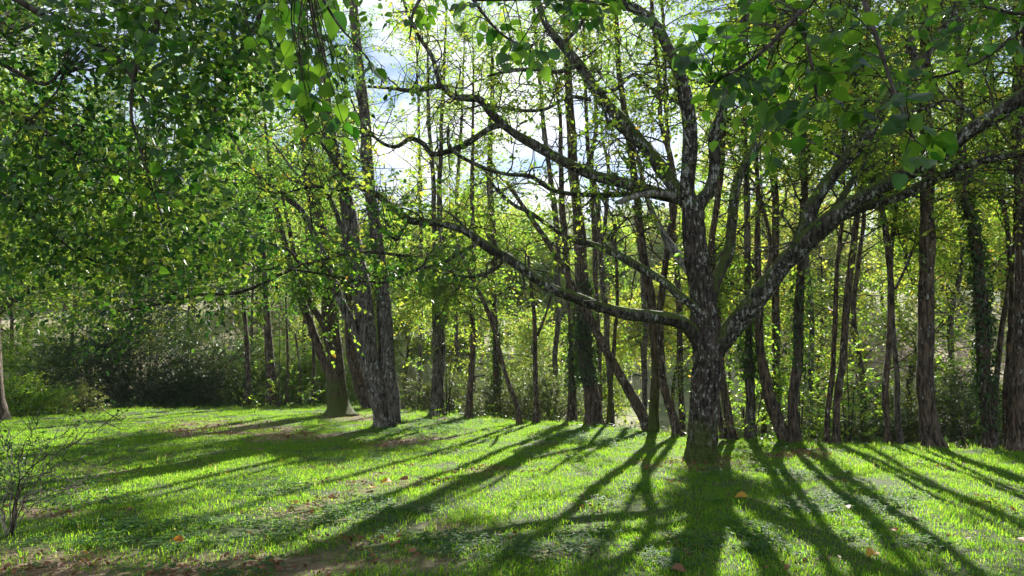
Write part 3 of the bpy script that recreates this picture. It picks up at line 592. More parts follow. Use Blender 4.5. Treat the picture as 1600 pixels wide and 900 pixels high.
limb('limb', [(1106, 490, 22, 0), (1114, 455, 17, .1), (1126, 420, 17, .3), (1139, 391, 16, .5), (1143, 350, 15, .7), (1150, 291, 15, .9), (1165, 253, 14, 1.1), (1184, 218, 12, 1.3), (1197, 150, 10, 1.6), (1207, 60, 8, 1.9), (1215, -20, 5, 2)], 80, 24, .006)
limb('dead_limb', [(1078, 425, 16, .1), (1064, 403, 15, .3), (1048, 383, 13, .5), (1030, 352, 10, .7), (1012, 311, 8, .9), (994, 241, 6, 1.1), (985, 215, 3, 1.2)], 50, 16, .005, 'dead_wood', lab='bare grey dead limb')
limb('dead_limb', [(1055, 306, 12, .1), (1025, 301, 10, -.1), (995, 305, 9, -.2), (967, 315, 8, -.3)], 24, 12, .004, 'dead_wood', lab='short broken stub of a limb')
for pts in [[(788, 196, 11, .7), (768, 200, 10, .7), (733, 220, 10, .6), (705, 232, 9, .5), (675, 238, 8, .5), (660, 222, 8, .4), (640, 215, 7, .4), (617, 227, 6, .3), (590, 217, 5, .2), (562, 184, 4, 0), (548, 150, 2, 0)],
    [(690, 137, 8, .5), (683, 110, 7, .5), (676, 85, 7, .4), (655, 55, 6, .3), (636, 19, 5, .2), (625, -20, 4, .1)],
    [(700, 200, 3, .3), (706, 235, 5, .4), (749, 260, 6, .6), (790, 272, 6, .7), (830, 276, 7, .8), (869, 297, 7, .8), (928, 303, 8, .8), (975, 302, 9, .7), (1010, 301, 9, .5)],
    [(752, 384, 8, -.6), (722, 398, 7, -.8), (690, 415, 6, -1), (650, 424, 5, -1.2), (610, 441, 5, -1.4), (567, 442, 4, -1.6), (500, 430, 4, -1.9), (433, 422, 3, -2.2), (380, 430, 2, -2.4)],
    [(785, 402, 7, -.5), (770, 420, 5, -.4), (740, 432, 5, -.2), (712, 430, 4, 0), (690, 424, 3, .2)],
    [(878, 70, 7, 1.5), (905, 40, 6, 1.5), (915, 0, 5, 1.5)], [(905, 101, 8, 1.3), (870, 112, 7, 1.0), (830, 108, 6, .8), (790, 112, 5, .6), (760, 118, 3, .5)],
    [(933, 146, 7, 1.2), (960, 140, 6, 1), (990, 118, 6, .9), (1010, 135, 5, .8), (1040, 150, 7, .5), (1062, 158, 8, 0)], [(925, 155, 7, 1.2), (890, 152, 6, 1.4), (855, 170, 5, 1.5), (815, 172, 5, 1.6), (770, 165, 3, 1.7)],
    [(1010, 235, 7, .9), (985, 222, 8, .7), (970, 205, 7, .6), (950, 190, 5, .4), (946, 160, 4, .3)],
    [(865, 455, 6, -.5), (868, 425, 5, -.3), (885, 395, 4, 0), (880, 360, 3, .2)], [(962, 395, 5, .7), (958, 370, 4, .6), (975, 345, 3, .5), (990, 335, 2, .5)],
    [(1240, 388, 6, -.6), (1238, 360, 5, -.4), (1215, 325, 4, -.2), (1190, 315, 3, 0)], [(1318, 250, 6, -.6), (1290, 235, 5, -.7), (1262, 222, 4, -.8), (1225, 205, 3, -1)],
    [(1320, 240, 6, -.6), (1318, 205, 5, -.8), (1335, 180, 4, -1), (1332, 150, 3, -1.1)], [(1525, 190, 9, -2.2), (1500, 165, 8, -2.2), (1478, 160, 6, -2.1), (1450, 172, 5, -2), (1420, 178, 3, -1.9)],
    [(640, 344, 6, -.6), (628, 365, 5, -.7), (622, 375, 5, -.8), (600, 362, 3, -.9), (585, 350, 2, -1)], [(735, 364, 5, -.6), (700, 330, 4, -.4), (650, 315, 3, -.2), (610, 318, 2, 0)],
    [(560, 290, 6, -.3), (530, 295, 5, -.4), (490, 290, 4, -.5), (440, 300, 3, -.6), (400, 290, 2, -.7)]]:
    limb('branch', pts, 40, 9, 0, wob=.04)
g = Geo(); PP = []; DD = []
for k, (c, r) in enumerate(MAIN[1:]):
    for b in range(int(8 + 9 * np.linalg.norm(np.diff(c, axis=0), axis=1).sum() / 2.5)):
        f = rs.rand() ** .7 * .7 + .28; i0 = int(f * (len(c) - 1)); p0 = c[i0]; ln = .35 + .75 * rs.rand(); d = norm(rs.randn(3) + np.array([0, 0, .35])); pts = [p0]
        for s_ in range(4): d = norm(d + .4 * rs.randn(3) + np.array([0, 0, .05])); pts.append(pts[-1] + d * ln / 4)
        tube(g, spline(pts, 9) - mb, np.linspace(min(.011, r[i0] * .6), .003, 9), 4, m=1, cap=False)
        n_ = 3 if p0[0] < 2.3 else 4 if p0[2] > 4.5 else 1
        q = np.array(pts)[rs.randint(1, 5, n_)]; PP.append(q); DD.append(norm(d + 1.0 * rs.randn(n_, 3)))
for k, (c, r) in enumerate(MAIN[1:]):                        # bare curving twigs
    for b in range(int(2 + 1.5 * np.linalg.norm(np.diff(c, axis=0), axis=1).sum())):
        i0 = int((.25 + .75 * rs.rand()) * (len(c) - 1)); p0 = c[i0]; ln = .5 + 1.1 * rs.rand(); d = norm(rs.randn(3) + np.array([-.3, 0, .3])); pts = [p0]
        for s_ in range(6): d = norm(d + .55 * rs.randn(3) + np.array([0, 0, .12])); pts.append(pts[-1] + d * ln / 6)
        r0 = min(.016, max(.006, r[i0] * .5)); tube(g, spline(pts, 14) - mb, np.linspace(r0, .003, 14), 5, m=1, cap=False)
        for q in (2, 3, 4, 5):
            d2 = norm(norm(pts[q] - pts[q - 1]) + .9 * rs.randn(3)); e = pts[q] + d2 * ln * .35; tube(g, spline([pts[q], (pts[q] + e) / 2 + .04 * rs.randn(3), e], 6) - mb, np.linspace(r0 * .5, .0025, 6), 4, m=1, cap=False)
            
            if rs.rand() < .5: PP.append(e[None]); DD.append(d2[None])
PP = np.concatenate(PP); DD = np.concatenate(DD); k = sun_keep(PP + DD * .2) & cov_keep(PP, .8); PP, DD = PP[k], DD[k]
sprays(g, PP - mb, DD, .2 + .3 * rs.rand(len(PP)), 6, .085, LT6, (.3, .75), twig=.0025)
link('crown', g.mesh('crown', [M['leaf'], M['twig']]), mroot)
# ---------------------------------------------------------------- trees behind and beside it
T = tree
GL = (.30, .68); GD = (.05, .45)
T('tree', 'mossy dark trunk with two thinner stems leaning left, left of the twin-stemmed tree', [[(529, 650, 38), (526, 600, 32), (520, 533, 27), (516, 470, 28), (506, 400, 26), (494, 330, 22), (481, 250, 20), (475, 150, 19), (470, 0, 16)], [(521, 605, 16), (509, 570, 15), (492, 530, 15), (479, 495, 13), (468, 460, 13), (448, 390, 10), (430, 310, 8), (420, 240, 6)], [(515, 530, 12), (500, 500, 11), (486, 475, 10), (470, 430, 9), (455, 380, 7)]], bark='moss_bark', h0=3.2, rad=2.6, nb=26, var=GD)
T('tree', 'thick furrowed twin trunk rising together in the middle left of the lawn', [[(600, 668, 30), (596, 630, 30), (583, 580, 28), (574, 533, 28), (565, 467, 30), (555, 400, 29), (542, 330, 26), (525, 250, 22), (510, 170, 20), (500, 80, 18), (490, 0, 16)], [(614, 664, 26), (610, 610, 26), (604, 540, 26), (598, 467, 25), (591, 400, 23), (582, 330, 20), (573, 230, 19), (563, 120, 17), (552, 0, 15)], [(592, 612, 16), (572, 565, 15), (550, 510, 15), (532, 470, 14), (516, 430, 13), (500, 385, 12), (470, 330, 10), (440, 300, 8), (400, 270, 6)], [(570, 470, 12), (560, 430, 10), (540, 380, 9), (520, 320, 8), (497, 290, 7), (470, 280, 5)]], bark='grey_bark', h0=3.6, rad=2.6, nb=26, sides=26, var=(.15, .5), dYs=[0, .5, -.5, .2])
T('tree', 'upright grey trunk forking into two above head height, centre left', [[(681, 650, 20), (684, 590, 19), (686, 540, 20), (686, 510, 18), (680, 470, 11), (680, 400, 10), (678, 300, 8), (672, 200, 7)], [(688, 515, 12), (697, 480, 11), (694, 430, 10), (687, 330, 9), (690, 220, 7), (694, 100, 5)]], bark='grey_bark', h0=2.6, rad=2, nb=20, var=GL)
T('tree', 'slim reddish trunk right of the grey forked one, bending slightly', [[(731, 655, 13), (737, 595, 10), (740, 533, 10), (737, 480, 9), (740, 400, 8), (738, 300, 7), (739, 200, 5)]], h0=2.3, rad=1.8, nb=18, var=GL)
T('tree', 'thin dark trunk leaning strongly to the left, foot beside a straight thin one', [[(812, 663, 10), (806, 630, 9), (792, 590, 8), (780, 545, 8), (767, 500, 8), (750, 460, 7), (728, 415, 6), (712, 370, 4)]], h0=2.6, rad=1.5, nb=12, ext=0, var=GL)
T('tree', 'thin straight dark trunk with one side branch at mid height', [[(838, 662, 10), (838, 600, 8), (837, 540, 8), (834, 490, 7), (830, 455, 6), (826, 400, 5)], [(840, 525, 5), (847, 508, 5), (855, 485, 4), (862, 460, 3)]], h0=2.4, rad=1.4, nb=10, ext=0, var=GL)
T('tree', 'reddish-footed trunk half hidden behind the ivy-clad trunk', [[(893, 657, 17), (894, 620, 14), (895, 560, 13), (893, 500, 13), (888, 430, 12), (880, 350, 10), (876, 260, 8)]], Y=19.2, h0=2.6, rad=1.8, nb=14, ivy=(.9, 2.6, 700, .18), var=GL)
T('tree', 'tall straight trunk thickly wrapped in ivy, in the middle of the row', [[(927, 658, 28), (922, 610, 24), (916, 560, 22), (911, 490, 22), (907, 400, 21), (902, 325, 17), (895, 250, 17), (889, 150, 15), (887, 60, 13), (884, -30, 11)]], Y=18.3, h0=5, rad=2.2, nb=24, ivy=(1.1, 3.6, 2300, .12), var=GL, sides=20)
T('tree', 'leaning brown trunk running up to the left from the rim, left of the fence post', [[(1016, 674, 19), (1003, 645, 18), (988, 620, 17), (968, 585, 17), (950, 552, 15), (932, 518, 14), (908, 472, 13), (885, 430, 12), (855, 378, 10), (825, 335, 8), (790, 285, 6)]], Y=16.6, h0=3.4, rad=1.4, nb=7, ext=0, var=GL)
T('tree', 'slender upright trunk just right of the ivy-clad one', [[(937, 655, 10), (937, 600, 9), (936, 540, 9), (932, 470, 8), (929, 380, 8), (925, 300, 7), (918, 230, 7), (914, 140, 6), (912, 40, 5)]], Y=19.5, h0=4, rad=1.8, nb=14, var=GL)
T('tree', 'thin mossy stem between the ivy-clad trunk and the leaning trunk', [[(949, 655, 8), (954, 610, 7), (959, 560, 7), (962, 510, 6), (964, 440, 6), (960, 350, 5)]], Y=18.6, bark='moss_bark', h0=3, rad=1.4, nb=8, ext=0, var=GL)
T('tree', 'mossy trunk rising behind the foot of the leaning trunk, curving up to the left', [[(1022, 674, 19), (1023, 620, 16), (1025, 560, 16), (1020, 500, 15), (1011, 430, 14), (1001, 370, 13), (992, 290, 12), (979, 200, 11), (968, 110, 10), (961, 20, 9)]], Y=16.4, bark='moss_bark', h0=4.2, rad=2, nb=20, var=GL)
T('tree', 'brown trunk leaning left with its foot beside the fence post', [[(1061, 679, 15), (1052, 650, 14), (1041, 615, 14), (1034, 570, 13), (1031, 510, 12), (1035, 450, 11), (1045, 380, 10), (1055, 310, 10), (1048, 250, 9), (1032, 190, 8), (1027, 100, 8), (1020, 20, 7)]], Y=15.8, h0=3.8, rad=1.9, nb=18, var=GL)
T('tree', 'thin grey trunk in the back row, seen left of the mossy curving one', [[(1004, 640, 9), (1007, 590, 9), (1008, 520, 9), (1006, 450, 8), (998, 380, 7), (990, 320, 6)]], Y=22, bark='grey_bark', h0=3.4, rad=1.6, nb=12, ext=0, var=GL)
T('tree', 'reddish double trunk directly right of the large tree on the lawn', [[(1147, 687, 15), (1138, 642, 14), (1130, 600, 13), (1124, 540, 12), (1120, 470, 11), (1112, 390, 11), (1120, 320, 11), (1128, 250, 11), (1133, 160, 10), (1140, 60, 8)], [(1134, 685, 12), (1125, 650, 12), (1119, 610, 11), (1114, 550, 10), (1100, 460, 8), (1090, 400, 6)]], Y=14.7, h0=3, rad=2, nb=20, var=GL)
T('tree', 'straight dark trunk behind the right limb of the large tree, leafy at head height', [[(1175, 688, 19), (1174, 640, 16), (1172, 590, 15), (1170, 515, 14), (1168, 430, 12), (1168, 350, 12), (1165, 250, 11), (1161, 120, 10), (1158, 10, 8)]], Y=14.7, bark='grey_bark', h0=1.9, rad=1.9, nb=28, ivy=(1.3, 2.6, 700, .2), var=GL)
T('tree', 'stout brown trunk leaning left, its foot touching a straighter dark trunk', [[(1231, 692, 24), (1215, 655, 21), (1203, 620, 19), (1193, 580, 17), (1187, 540, 16), (1186, 490, 14), (1184, 400, 11), (1183, 280, 9)]], Y=14.3, h0=2, rad=1.8, nb=20, var=GL, ext=1.5)
T('tree', 'slim brown trunk just behind the stout leaning one, right of the large tree', [[(1222, 690, 14), (1215, 640, 13), (1213, 580, 13), (1212, 480, 13), (1212, 350, 13), (1209, 210, 12), (1206, 60, 10)]], Y=15.4, h0=3.3, rad=2, nb=20, var=GL)
T('tree', 'tall dark upright trunk right of the stout leaning one, leafy twigs around it', [[(1241, 692, 22), (1241, 650, 19), (1242, 600, 18), (1247, 535, 17), (1250, 470, 15), (1252, 412, 13), (1255, 300, 13), (1255, 200, 13), (1250, 100, 12), (1238, 10, 10)]], Y=14.2, h0=1.9, rad=2, nb=28, ivy=(1.4, 3.4, 500, .18), var=GL)
T('tree', 'left one of two slim dark trunks standing close together left of the widest straight trunk', [[(1291, 692, 11), (1296, 640, 9), (1301, 575, 9), (1305, 500, 8), (1308, 420, 7), (1316, 340, 6), (1318, 250, 5)]], Y=14.3, h0=2.1, rad=1.7, nb=18, var=GL)
T('tree', 'right one of the two slim dark trunks standing close together', [[(1305, 692, 13), (1309, 640, 12), (1315, 575, 12), (1321, 500, 12), (1327, 440, 11), (1335, 375, 10), (1342, 300, 9), (1350, 200, 8), (1354, 80, 7)]], Y=14.1, h0=2.1, rad=1.8, nb=22, var=GL)
T('tree', 'dark slim trunk crossing its lighter neighbour, left of the widest straight trunk', [[(1386, 692, 12), (1386, 640, 11), (1385, 590, 11), (1389, 530, 11), (1392, 475, 12), (1391, 420, 11), (1383, 355, 10), (1372, 300, 9), (1362, 245, 8), (1352, 160, 6)]], Y=14, h0=4, rad=1.8, nb=16, var=(.35, .75))
T('tree', 'thin speckled trunk crossing behind the dark slim one', [[(1408, 690, 10), (1404, 640, 9), (1401, 580, 9), (1396, 520, 9), (1392, 450, 9), (1393, 390, 8), (1399, 330, 8), (1404, 270, 7), (1412, 150, 6)], [(1399, 452, 5), (1412, 425, 5), (1425, 395, 4), (1440, 370, 3)]], Y=14.5, bark='grey_bark', h0=3.8, rad=1.8, nb=16, var=(.35, .75))
T('tree', 'widest straight free-standing trunk in the right part of the row', [[(1456, 701, 34), (1451, 650, 27), (1447, 590, 26), (1446, 520, 25), (1447, 440, 24), (1449, 350, 23), (1450, 260, 22), (1447, 160, 20), (1445, 60, 18), (1443, -20, 15)]], Y=13.6, bark='bark', h0=4.4, rad=2.4, nb=26, sides=22, var=(.3, .7))
T('tree', 'ivy-covered trunk curving gently to the left near the right end of the row', [[(1547, 699, 20), (1545, 650, 19), (1540, 590, 19), (1536, 530, 20), (1532, 465, 20), (1526, 400, 18), (1514, 325, 17), (1504, 250, 16), (1500, 160, 14), (1497, 60, 12), (1492, -20, 10)]], Y=13.5, h0=4.2, rad=2.4, nb=24, ivy=(.4, 5.4, 1500, .1), var=(.3, .7))
T('tree', 'thin crooked trunk leaning right behind the ivy-covered one', [[(1552, 698, 13), (1556, 650, 11), (1556, 600, 11), (1560, 560, 10), (1566, 510, 9), (1578, 430, 9), (1574, 360, 9), (1562, 290, 8), (1555, 200, 7)]], Y=14.4, h0=3.6, rad=1.8, nb=16, var=(.3, .7))
T('tree', 'dark trunk squeezed against the thick one at the right edge', [[(1573, 698, 16), (1576, 620, 15), (1580, 540, 15), (1585, 450, 15), (1590, 350, 14), (1588, 200, 12), (1586, 60, 10)]], Y=13.9, h0=4.5, rad=2.2, nb=20, var=(.3, .7))
T('tree', 'thick brown trunk at the right edge of the view', [[(1594, 702, 34), (1594, 640, 30), (1597, 560, 30), (1599, 450, 29), (1600, 300, 26), (1600, 150, 22), (1604, 20, 18)]], Y=13.2, h0=4.6, rad=2.5, nb=24, sides=22, var=(.3, .7))
T('tree', 'dark trunk at the left edge of the view behind the pale shrubs', [[(2, 642, 24), (-5, 600, 22), (-10, 540, 24), (-18, 450, 20), (-24, 350, 16), (-30, 220, 12)], [(-14, 500, 12), (10, 478, 11), (36, 462, 9), (62, 445, 7), (95, 420, 5), (135, 400, 3)]], Y=19, h0=2.8, rad=3.4, nb=34, ns=20, var=(.2, .65))
T('tree', 'dark trunk standing in the shade behind the twin-stemmed tree, leaning left', [[(578, 642, 20), (565, 605, 20), (553, 560, 18), (546, 510, 15), (544, 440, 13), (541, 330, 11), (540, 200, 9)]], Y=24, h0=3, rad=2.4, nb=20, var=GD)
T('tree', 'dark stumpy trunk in the shaded hedge left of the mossy trunk', [[(425, 631, 18), (424, 595, 16), (420, 550, 14), (416, 480, 11), (410, 390, 9)]], Y=25.6, h0=2.2, rad=2.6, nb=26, ns=18, var=GD, cat='tree')
T('tree', 'thinner dark trunk at the left of the stumpy one in the shaded hedge', [[(386, 631, 10), (387, 590, 9), (385, 540, 8), (380, 460, 7), (376, 370, 6)]], Y=25.9, h0=2, rad=2.6, nb=26, ns=18, var=GD)
T('tree', 'slim dark stem between the stumpy trunk and the mossy trunk', [[(450, 630, 5), (450, 580, 5), (448, 520, 4), (446, 450, 3)], [(470, 630, 3), (468, 580, 3), (462, 520, 3)]], Y=25.7, h0=2, rad=1.8, nb=16, ns=16, var=GL)
T('tree', 'slim black stem immediately left of the mossy trunk', [[(489, 630, 6), (490, 590, 5), (489, 540, 5), (484, 450, 4)]], Y=25.4, h0=2, rad=1.9, nb=16, ns=16, var=GL)
T('tree', 'thin pale trunk far behind the gap left of centre', [[(654, 620, 6), (656, 540, 6), (658, 440, 6), (657, 330, 6), (656, 240, 5), (652, 120, 4)]], Y=28, bark='grey_bark', h0=2.5, rad=2.4, nb=28, ns=16, var=(.45, .8), size=.09)
T('tree', 'thin grey trunk far behind, right of the forked trunk', [[(716, 620, 6), (714, 520, 6), (712, 400, 6), (716, 270, 6), (722, 150, 4)]], Y=27, bark='grey_bark', h0=2.5, rad=2.4, nb=28, ns=16, var=(.4, .75), size=.09)
T('tree', 'ivy-darkened trunk in the back row left of the thin straight stem', [[(776, 640, 13), (776, 560, 12), (772, 470, 12), (770, 380, 11), (765, 280, 10), (768, 150, 7)]], Y=23, h0=3, rad=2.2, nb=22, ivy=(.3, 3.6, 1200, .16), var=GL)
T('tree', 'tall thin trunk seen through the gap below the upper left limb', [[(865, 640, 9), (868, 560, 9), (872, 460, 9), (868, 350, 9), (856, 250, 8), (845, 150, 7), (838, 50, 6)]], Y=23, bark='grey_bark', h0=3.6, rad=2.2, nb=20, var=GL)
T('tree', 'tall forked trunk high in the gap just right of the ivy-clad trunk', [[(958, 640, 9), (950, 540, 9), (942, 440, 9), (934, 330, 9), (925, 250, 8), (933, 190, 7), (925, 110, 5)], [(940, 400, 6), (946, 330, 6), (950, 260, 6), (940, 200, 4), (948, 120, 3)]], Y=21.5, bark='grey_bark', h0=4, rad=2, nb=20, var=GL)
T('tree', 'thin trunk behind the upright limbs of the large tree', [[(1066, 660, 10), (1064, 560, 10), (1060, 450, 9), (1052, 350, 9), (1046, 260, 8), (1040, 160, 7), (1036, 40, 6)]], Y=20, h0=3, rad=2.2, nb=26, var=GL)
for k, (x, Y, lab) in enumerate([(1345, 19, 'slim trunk in the yellow-green thicket, seen right of the two close slim trunks'), (1268, 20, 'slim trunk in the thicket just right of the tall dark upright one'), (1425, 21, 'thin trunk in the back row left of the widest straight trunk'), (1490, 19.5, 'slim trunk in the back row right of the widest straight trunk'),
        (1190, 22, 'thin back-row trunk between the leafy trunks right of the large tree')]):
    j = 12 * rs.randn(8); yb = 560 + 1155 * 3.2 / Y
    T('tree', lab, [[(x, yb, 11 - k % 3), (x + j[0] * .3, 600, 10), (x + j[1], 500, 9), (x + j[2], 400, 8), (x + j[3], 280, 7), (x + j[4], 150, 6), (x + j[5], 20, 5)]], Y=Y, bark=('bark', 'grey_bark')[k % 2], h0=1.2, rad=2.7, nb=44, ns=18, var=(.35, .8), size=.085)
# ---------------------------------------------------------------- thicket, shrubs and hedge
def shrub(name, label, cat, x, Y, w_, h_, n=420, var=(.2, .5), size=.055, mat_='leaf', group=None, nl=12, arch=False, tpl=LT4, stems=10, keep=True, twm='twig', depth=.7):
    b = np.array([(x - 800) / F * Y, Y, 0.]); b[2] = G(b[0], b[1]) - .03
    root = thing(name, label, cat, b, group); g = Geo()
    for k in range(stems):
        a = rs.rand() * 6.283; q = rs.rand() ** .5; e = np.array([math.cos(a) * w_ * .5 * q, math.sin(a) * w_ * .5 * depth * q, h_ * (.6 + .4 * rs.rand()) * (1 - .4 * q)])
        m_ = e * .45 + np.array([0, 0, h_ * .22]); tube(g, spline([[0.03 * rs.randn(), .03 * rs.randn(), 0], m_, e], 8), np.linspace(.018, .005, 8), 5, cap=False)
    link('stem', g.mesh('stem', [M[twm]], True), root)
    nn = int(n); u = rdir(nn, .25); u[:, 2] = np.abs(u[:, 2]); rr = (.35 + .65 * rs.rand(nn) ** .6)
    lump = 1 + .28 * vnoise(u * 2.2 + Y + x * .01) + .12 * vnoise(u * 6 + x * .01)
    Pp = u * np.array([w_ * .5, w_ * .5 * depth, h_]) * (rr * lump)[:, None]; Pp[:, 2] = np.maximum(Pp[:, 2], .05)
    D = norm(u + .7 * rs.randn(nn, 3) + np.array([0, 0, .2])); k = np.ones(nn, bool)
    if keep: k = sun_keep(Pp + b + D * .15)
    g = Geo(); sprays(g, Pp[k], D[k], .18 + .3 * rs.rand(k.sum()), nl, size, tpl, var, twig=.0025)
    link('foliage', g.mesh('foliage', [M[mat_], M['twig']]), root); return root
HG = 'dark shrubs of the hedge beyond the left lawn'
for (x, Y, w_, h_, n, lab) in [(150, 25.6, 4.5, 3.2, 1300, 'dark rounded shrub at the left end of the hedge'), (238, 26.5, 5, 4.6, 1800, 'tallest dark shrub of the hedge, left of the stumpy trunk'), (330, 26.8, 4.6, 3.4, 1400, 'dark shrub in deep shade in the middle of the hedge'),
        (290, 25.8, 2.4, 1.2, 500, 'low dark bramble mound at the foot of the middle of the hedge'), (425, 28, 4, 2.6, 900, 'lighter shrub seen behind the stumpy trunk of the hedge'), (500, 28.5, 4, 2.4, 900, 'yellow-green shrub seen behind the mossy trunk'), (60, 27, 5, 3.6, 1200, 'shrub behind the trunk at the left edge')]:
    shrub('shrub', lab, 'shrub', x, Y, w_, h_, int(n * 1.6), (.0, .7) if 'dark' in lab else (.3, .6), .075, 'ivy' if 'dark' in lab else 'leaf', HG)  # dark shrubs get the darker ivy leaf, standing in for shade on the hedge
for (x, Y, w_, h_, n, lab) in [(655, 24.5, 2.6, 1.5, 700, 'bramble thicket behind the grey forked trunk'), (706, 24.2, 2.4, 1.9, 700, 'bramble thicket left of the slim reddish trunk'), (770, 23, 3, 1.6, 900, 'dark bramble thicket behind the leaning thin trunk'),
        (815, 22.5, 2.6, 2.9, 1100, 'tall pale-leaved shrub behind the thin straight trunk'), (860, 21.5, 2.4, 1.9, 900, 'glossy bramble thicket left of the ivy-clad trunk'), (975, 20.5, 2.4, 1.2, 600, 'low bramble between the ivy-clad trunk and the fence post'), (1085, 18, 1.6, .8, 350, 'low bramble right behind the fence post')]:
    shrub('bramble', lab, 'bramble', x, Y, w_, h_, n, (.1, .8), .07, 'bramble', 'brambles along the far rim of the lawn')
for (x, Y, w_, h_, n, lab) in [(1268, 17.5, 1.6, 2.0, 600, 'dark bush between the tall upright trunk and the two slim trunks'), (1340, 17, 2.6, 2.5, 1200, 'large dark bush right of the two slim trunks'), (1398, 16.6, 2, 1.9, 800, 'dark bush behind the crossing slim trunks'),
        (1500, 16.2, 2.3, 2.5, 1300, 'glossy dark bush right of the widest straight trunk'), (1435, 17.6, 2.4, 2.2, 900, 'dark bush behind the widest straight trunk'), (1565, 16.8, 2.4, 2.4, 900, 'dark bush behind the ivy-covered trunk'), (1200, 17, 1.6, 1.2, 450, 'low dark bush behind the stout leaning trunk')]:
    shrub('bush', lab, 'bush', x, Y, w_, h_, n, (.0, .6), .06, 'bramble', 'dark bushes behind the right row of trunks')
for (x, y, w_, h_, n, mt, v, lab) in [(48, 648, 1.6, 1.0, 420, 'leaf', (.4, .62), 'sunlit yellow-green shrub beside the trunk at the left edge'), (95, 645, 1.2, .6, 260, 'leaf', (.3, .6), 'low green shrub right of the sunlit yellow-green one'), (138, 646, 1.1, .75, 200, 'bramble', (.6, 1), 'pale green feathery shrub at the left rim of the lawn')]:
    Yg = ground_at(x, y)[1]; shrub('shrub', lab, 'shrub', x, Yg, w_, h_, n, v, .085 if mt == 'leaf' else .1, mt, 'light shrubs at the left rim of the lawn', tpl=LTN if mt == 'bramble' else LT6, nl=9)
for (x, Y, w_, h_, n, lab) in [(1172, 15.0, 1.5, 2.9, 230, 'leafy sapling in front of the straight leafy trunk right of the large tree'), (1243, 14.8, 1.5, 3.1, 230, 'leafy sapling beside the tall dark upright trunk'), (1318, 15.2, 1.7, 3.0, 260, 'bright green sapling behind the two close slim trunks'),
        (1120, 16.5, 1.3, 2.6, 170, 'leafy sapling half hidden behind the large tree trunk'), (1500, 16, 1.8, 3.4, 200, 'sapling between the widest straight trunk and the ivy-covered one'), (700, 21, 2.2, 3.6, 300, 'sunlit sapling between the grey forked trunk and the slim reddish trunk'), (440, 24.6, 2.6, 3.8, 420, 'leafy sapling in front of the slim stems left of the mossy trunk')]:
    shrub('sapling', lab, 'sapling', x, Y, w_, h_, n, (.3, .62), .075, 'leaf', 'leafy saplings among the trunks', stems=3)
# young trees filling the thicket
LAND = ['left edge trunk', 'pale shrubs at the left', 'left end of the hedge', 'tallest dark shrub', 'stumpy trunk', 'mossy trunk', 'twin-stemmed tree', 'grey forked trunk', 'slim reddish trunk', 'thin straight trunk', 'ivy-clad trunk', 'leaning brown trunk',
    'fence post', 'large tree', 'tall dark upright trunk', 'ivy-covered curved trunk', 'thick trunk at the right edge', 'left edge trunk, nearer the frame edge']
for k, (x, Y, h_, rad) in enumerate([(20, 30, 8, 4), (110, 33, 9, 4.4), (200, 31, 8.5, 4), (290, 33, 8.5, 4.2), (385, 32, 8.0, 3.8), (470, 33, 7.5, 3.6), (560, 34, 7, 3.2), (640, 33, 4.6, 2.2), (740, 33, 4.8, 2.4), (830, 31, 4.4, 2.2), (940, 30, 4.6, 2.2), (1010, 27, 5.5, 1.8),
        (1060, 25, 6.5, 2.4), (1130, 27, 8.5, 3), (1285, 29, 9.5, 3.2), (1540, 25, 10, 3.4), (1690, 24, 9.5, 3.4), (-80, 30, 8, 4)]):
    X = (x - 800) / F * Y; b = np.array([X, Y, 0.]); b[2] = G(X, Y) - .05
    root = thing('young_tree', 'young leafy tree in the thicket behind the ' + LAND[k], 'tree', b, 'young trees of the thicket'); zs = np.linspace(0, h_, 14)
    c = np.stack([.25 * vnoise(v3(zs * .4, k * 3., 1.)), .25 * vnoise(v3(zs * .4, k * 3., 5.)), zs], -1); r = np.linspace(.09, .02, 14)
    g = Geo(); tube(g, c, r, 8); link('trunk', g.mesh('trunk', [M['bark']], True), root)
    g = Geo(); hole = 5.8 if 1360 < x < 1560 else 4.4 if 990 < x < 1250 else .8
    crown_geo(g, spline(c, 60), np.linspace(.09, .02, 60), hole, rad, 34, 18, 12, .10, (.5, .9) if x > 1000 else (.35, .8), base=b, covk=1.0, sp=(.6, 1.2), brd=.03)
    link('crown', g.mesh('crown', [M['leaf'], M['twig']]), root)
# tall trees of the wood across the valley
for k in range(58):
    if k < 26:
        if k % 5 in (1, 3, 4): continue
        x = 1120 + 620 * (k + rs.rand()) / 26; h_ = rs.uniform(17, 24)
    elif k < 44: x = -160 + 700 * (k - 26 + rs.rand()) / 18; h_ = rs.uniform(12, 20)
    else: x = 540 + 580 * (k - 44 + rs.rand()) / 14; h_ = rs.uniform(6, 9.5)
    Y = rs.uniform(42, 60)
    if 1370 < x < 1560: Y = rs.uniform(54, 64)
    X = (x - 800) / F * Y; b = np.array([X, Y, 0.]); b[2] = G(X, Y) - .1
    root = thing('tall_tree', 'tall backlit tree in the wood ' + ('behind the right row of trunks' if x > 1120 else 'behind the hedge at the left' if x < 540 else 'low in the gap at the centre'), 'tree', b, 'tall trees of the wood across the valley'); zs = np.linspace(0, h_, 16)
    c = np.stack([.5 * vnoise(v3(zs * .2, k * 3., 1.)), .5 * vnoise(v3(zs * .2, k * 3., 5.)), zs], -1); r = np.linspace(.16, .03, 16)
    g = Geo(); tube(g, c, r, 8); link('trunk', g.mesh('trunk', [M['grey_bark']], True), root)
    g = Geo(); crown_geo(g, spline(c, 60), np.linspace(.16, .03, 60), 1.2 if h_ < 10 else 3.2, 3.6 if h_ > 10 else 2.6, 40, 22, 12, .19, (.4, .9) if x > 1000 else (.3, .8), base=b, covk=1.1, sp=(.7, 1.4), brd=.05)
    link('crown', g.mesh('crown', [M['leaf'], M['twig']]), root)
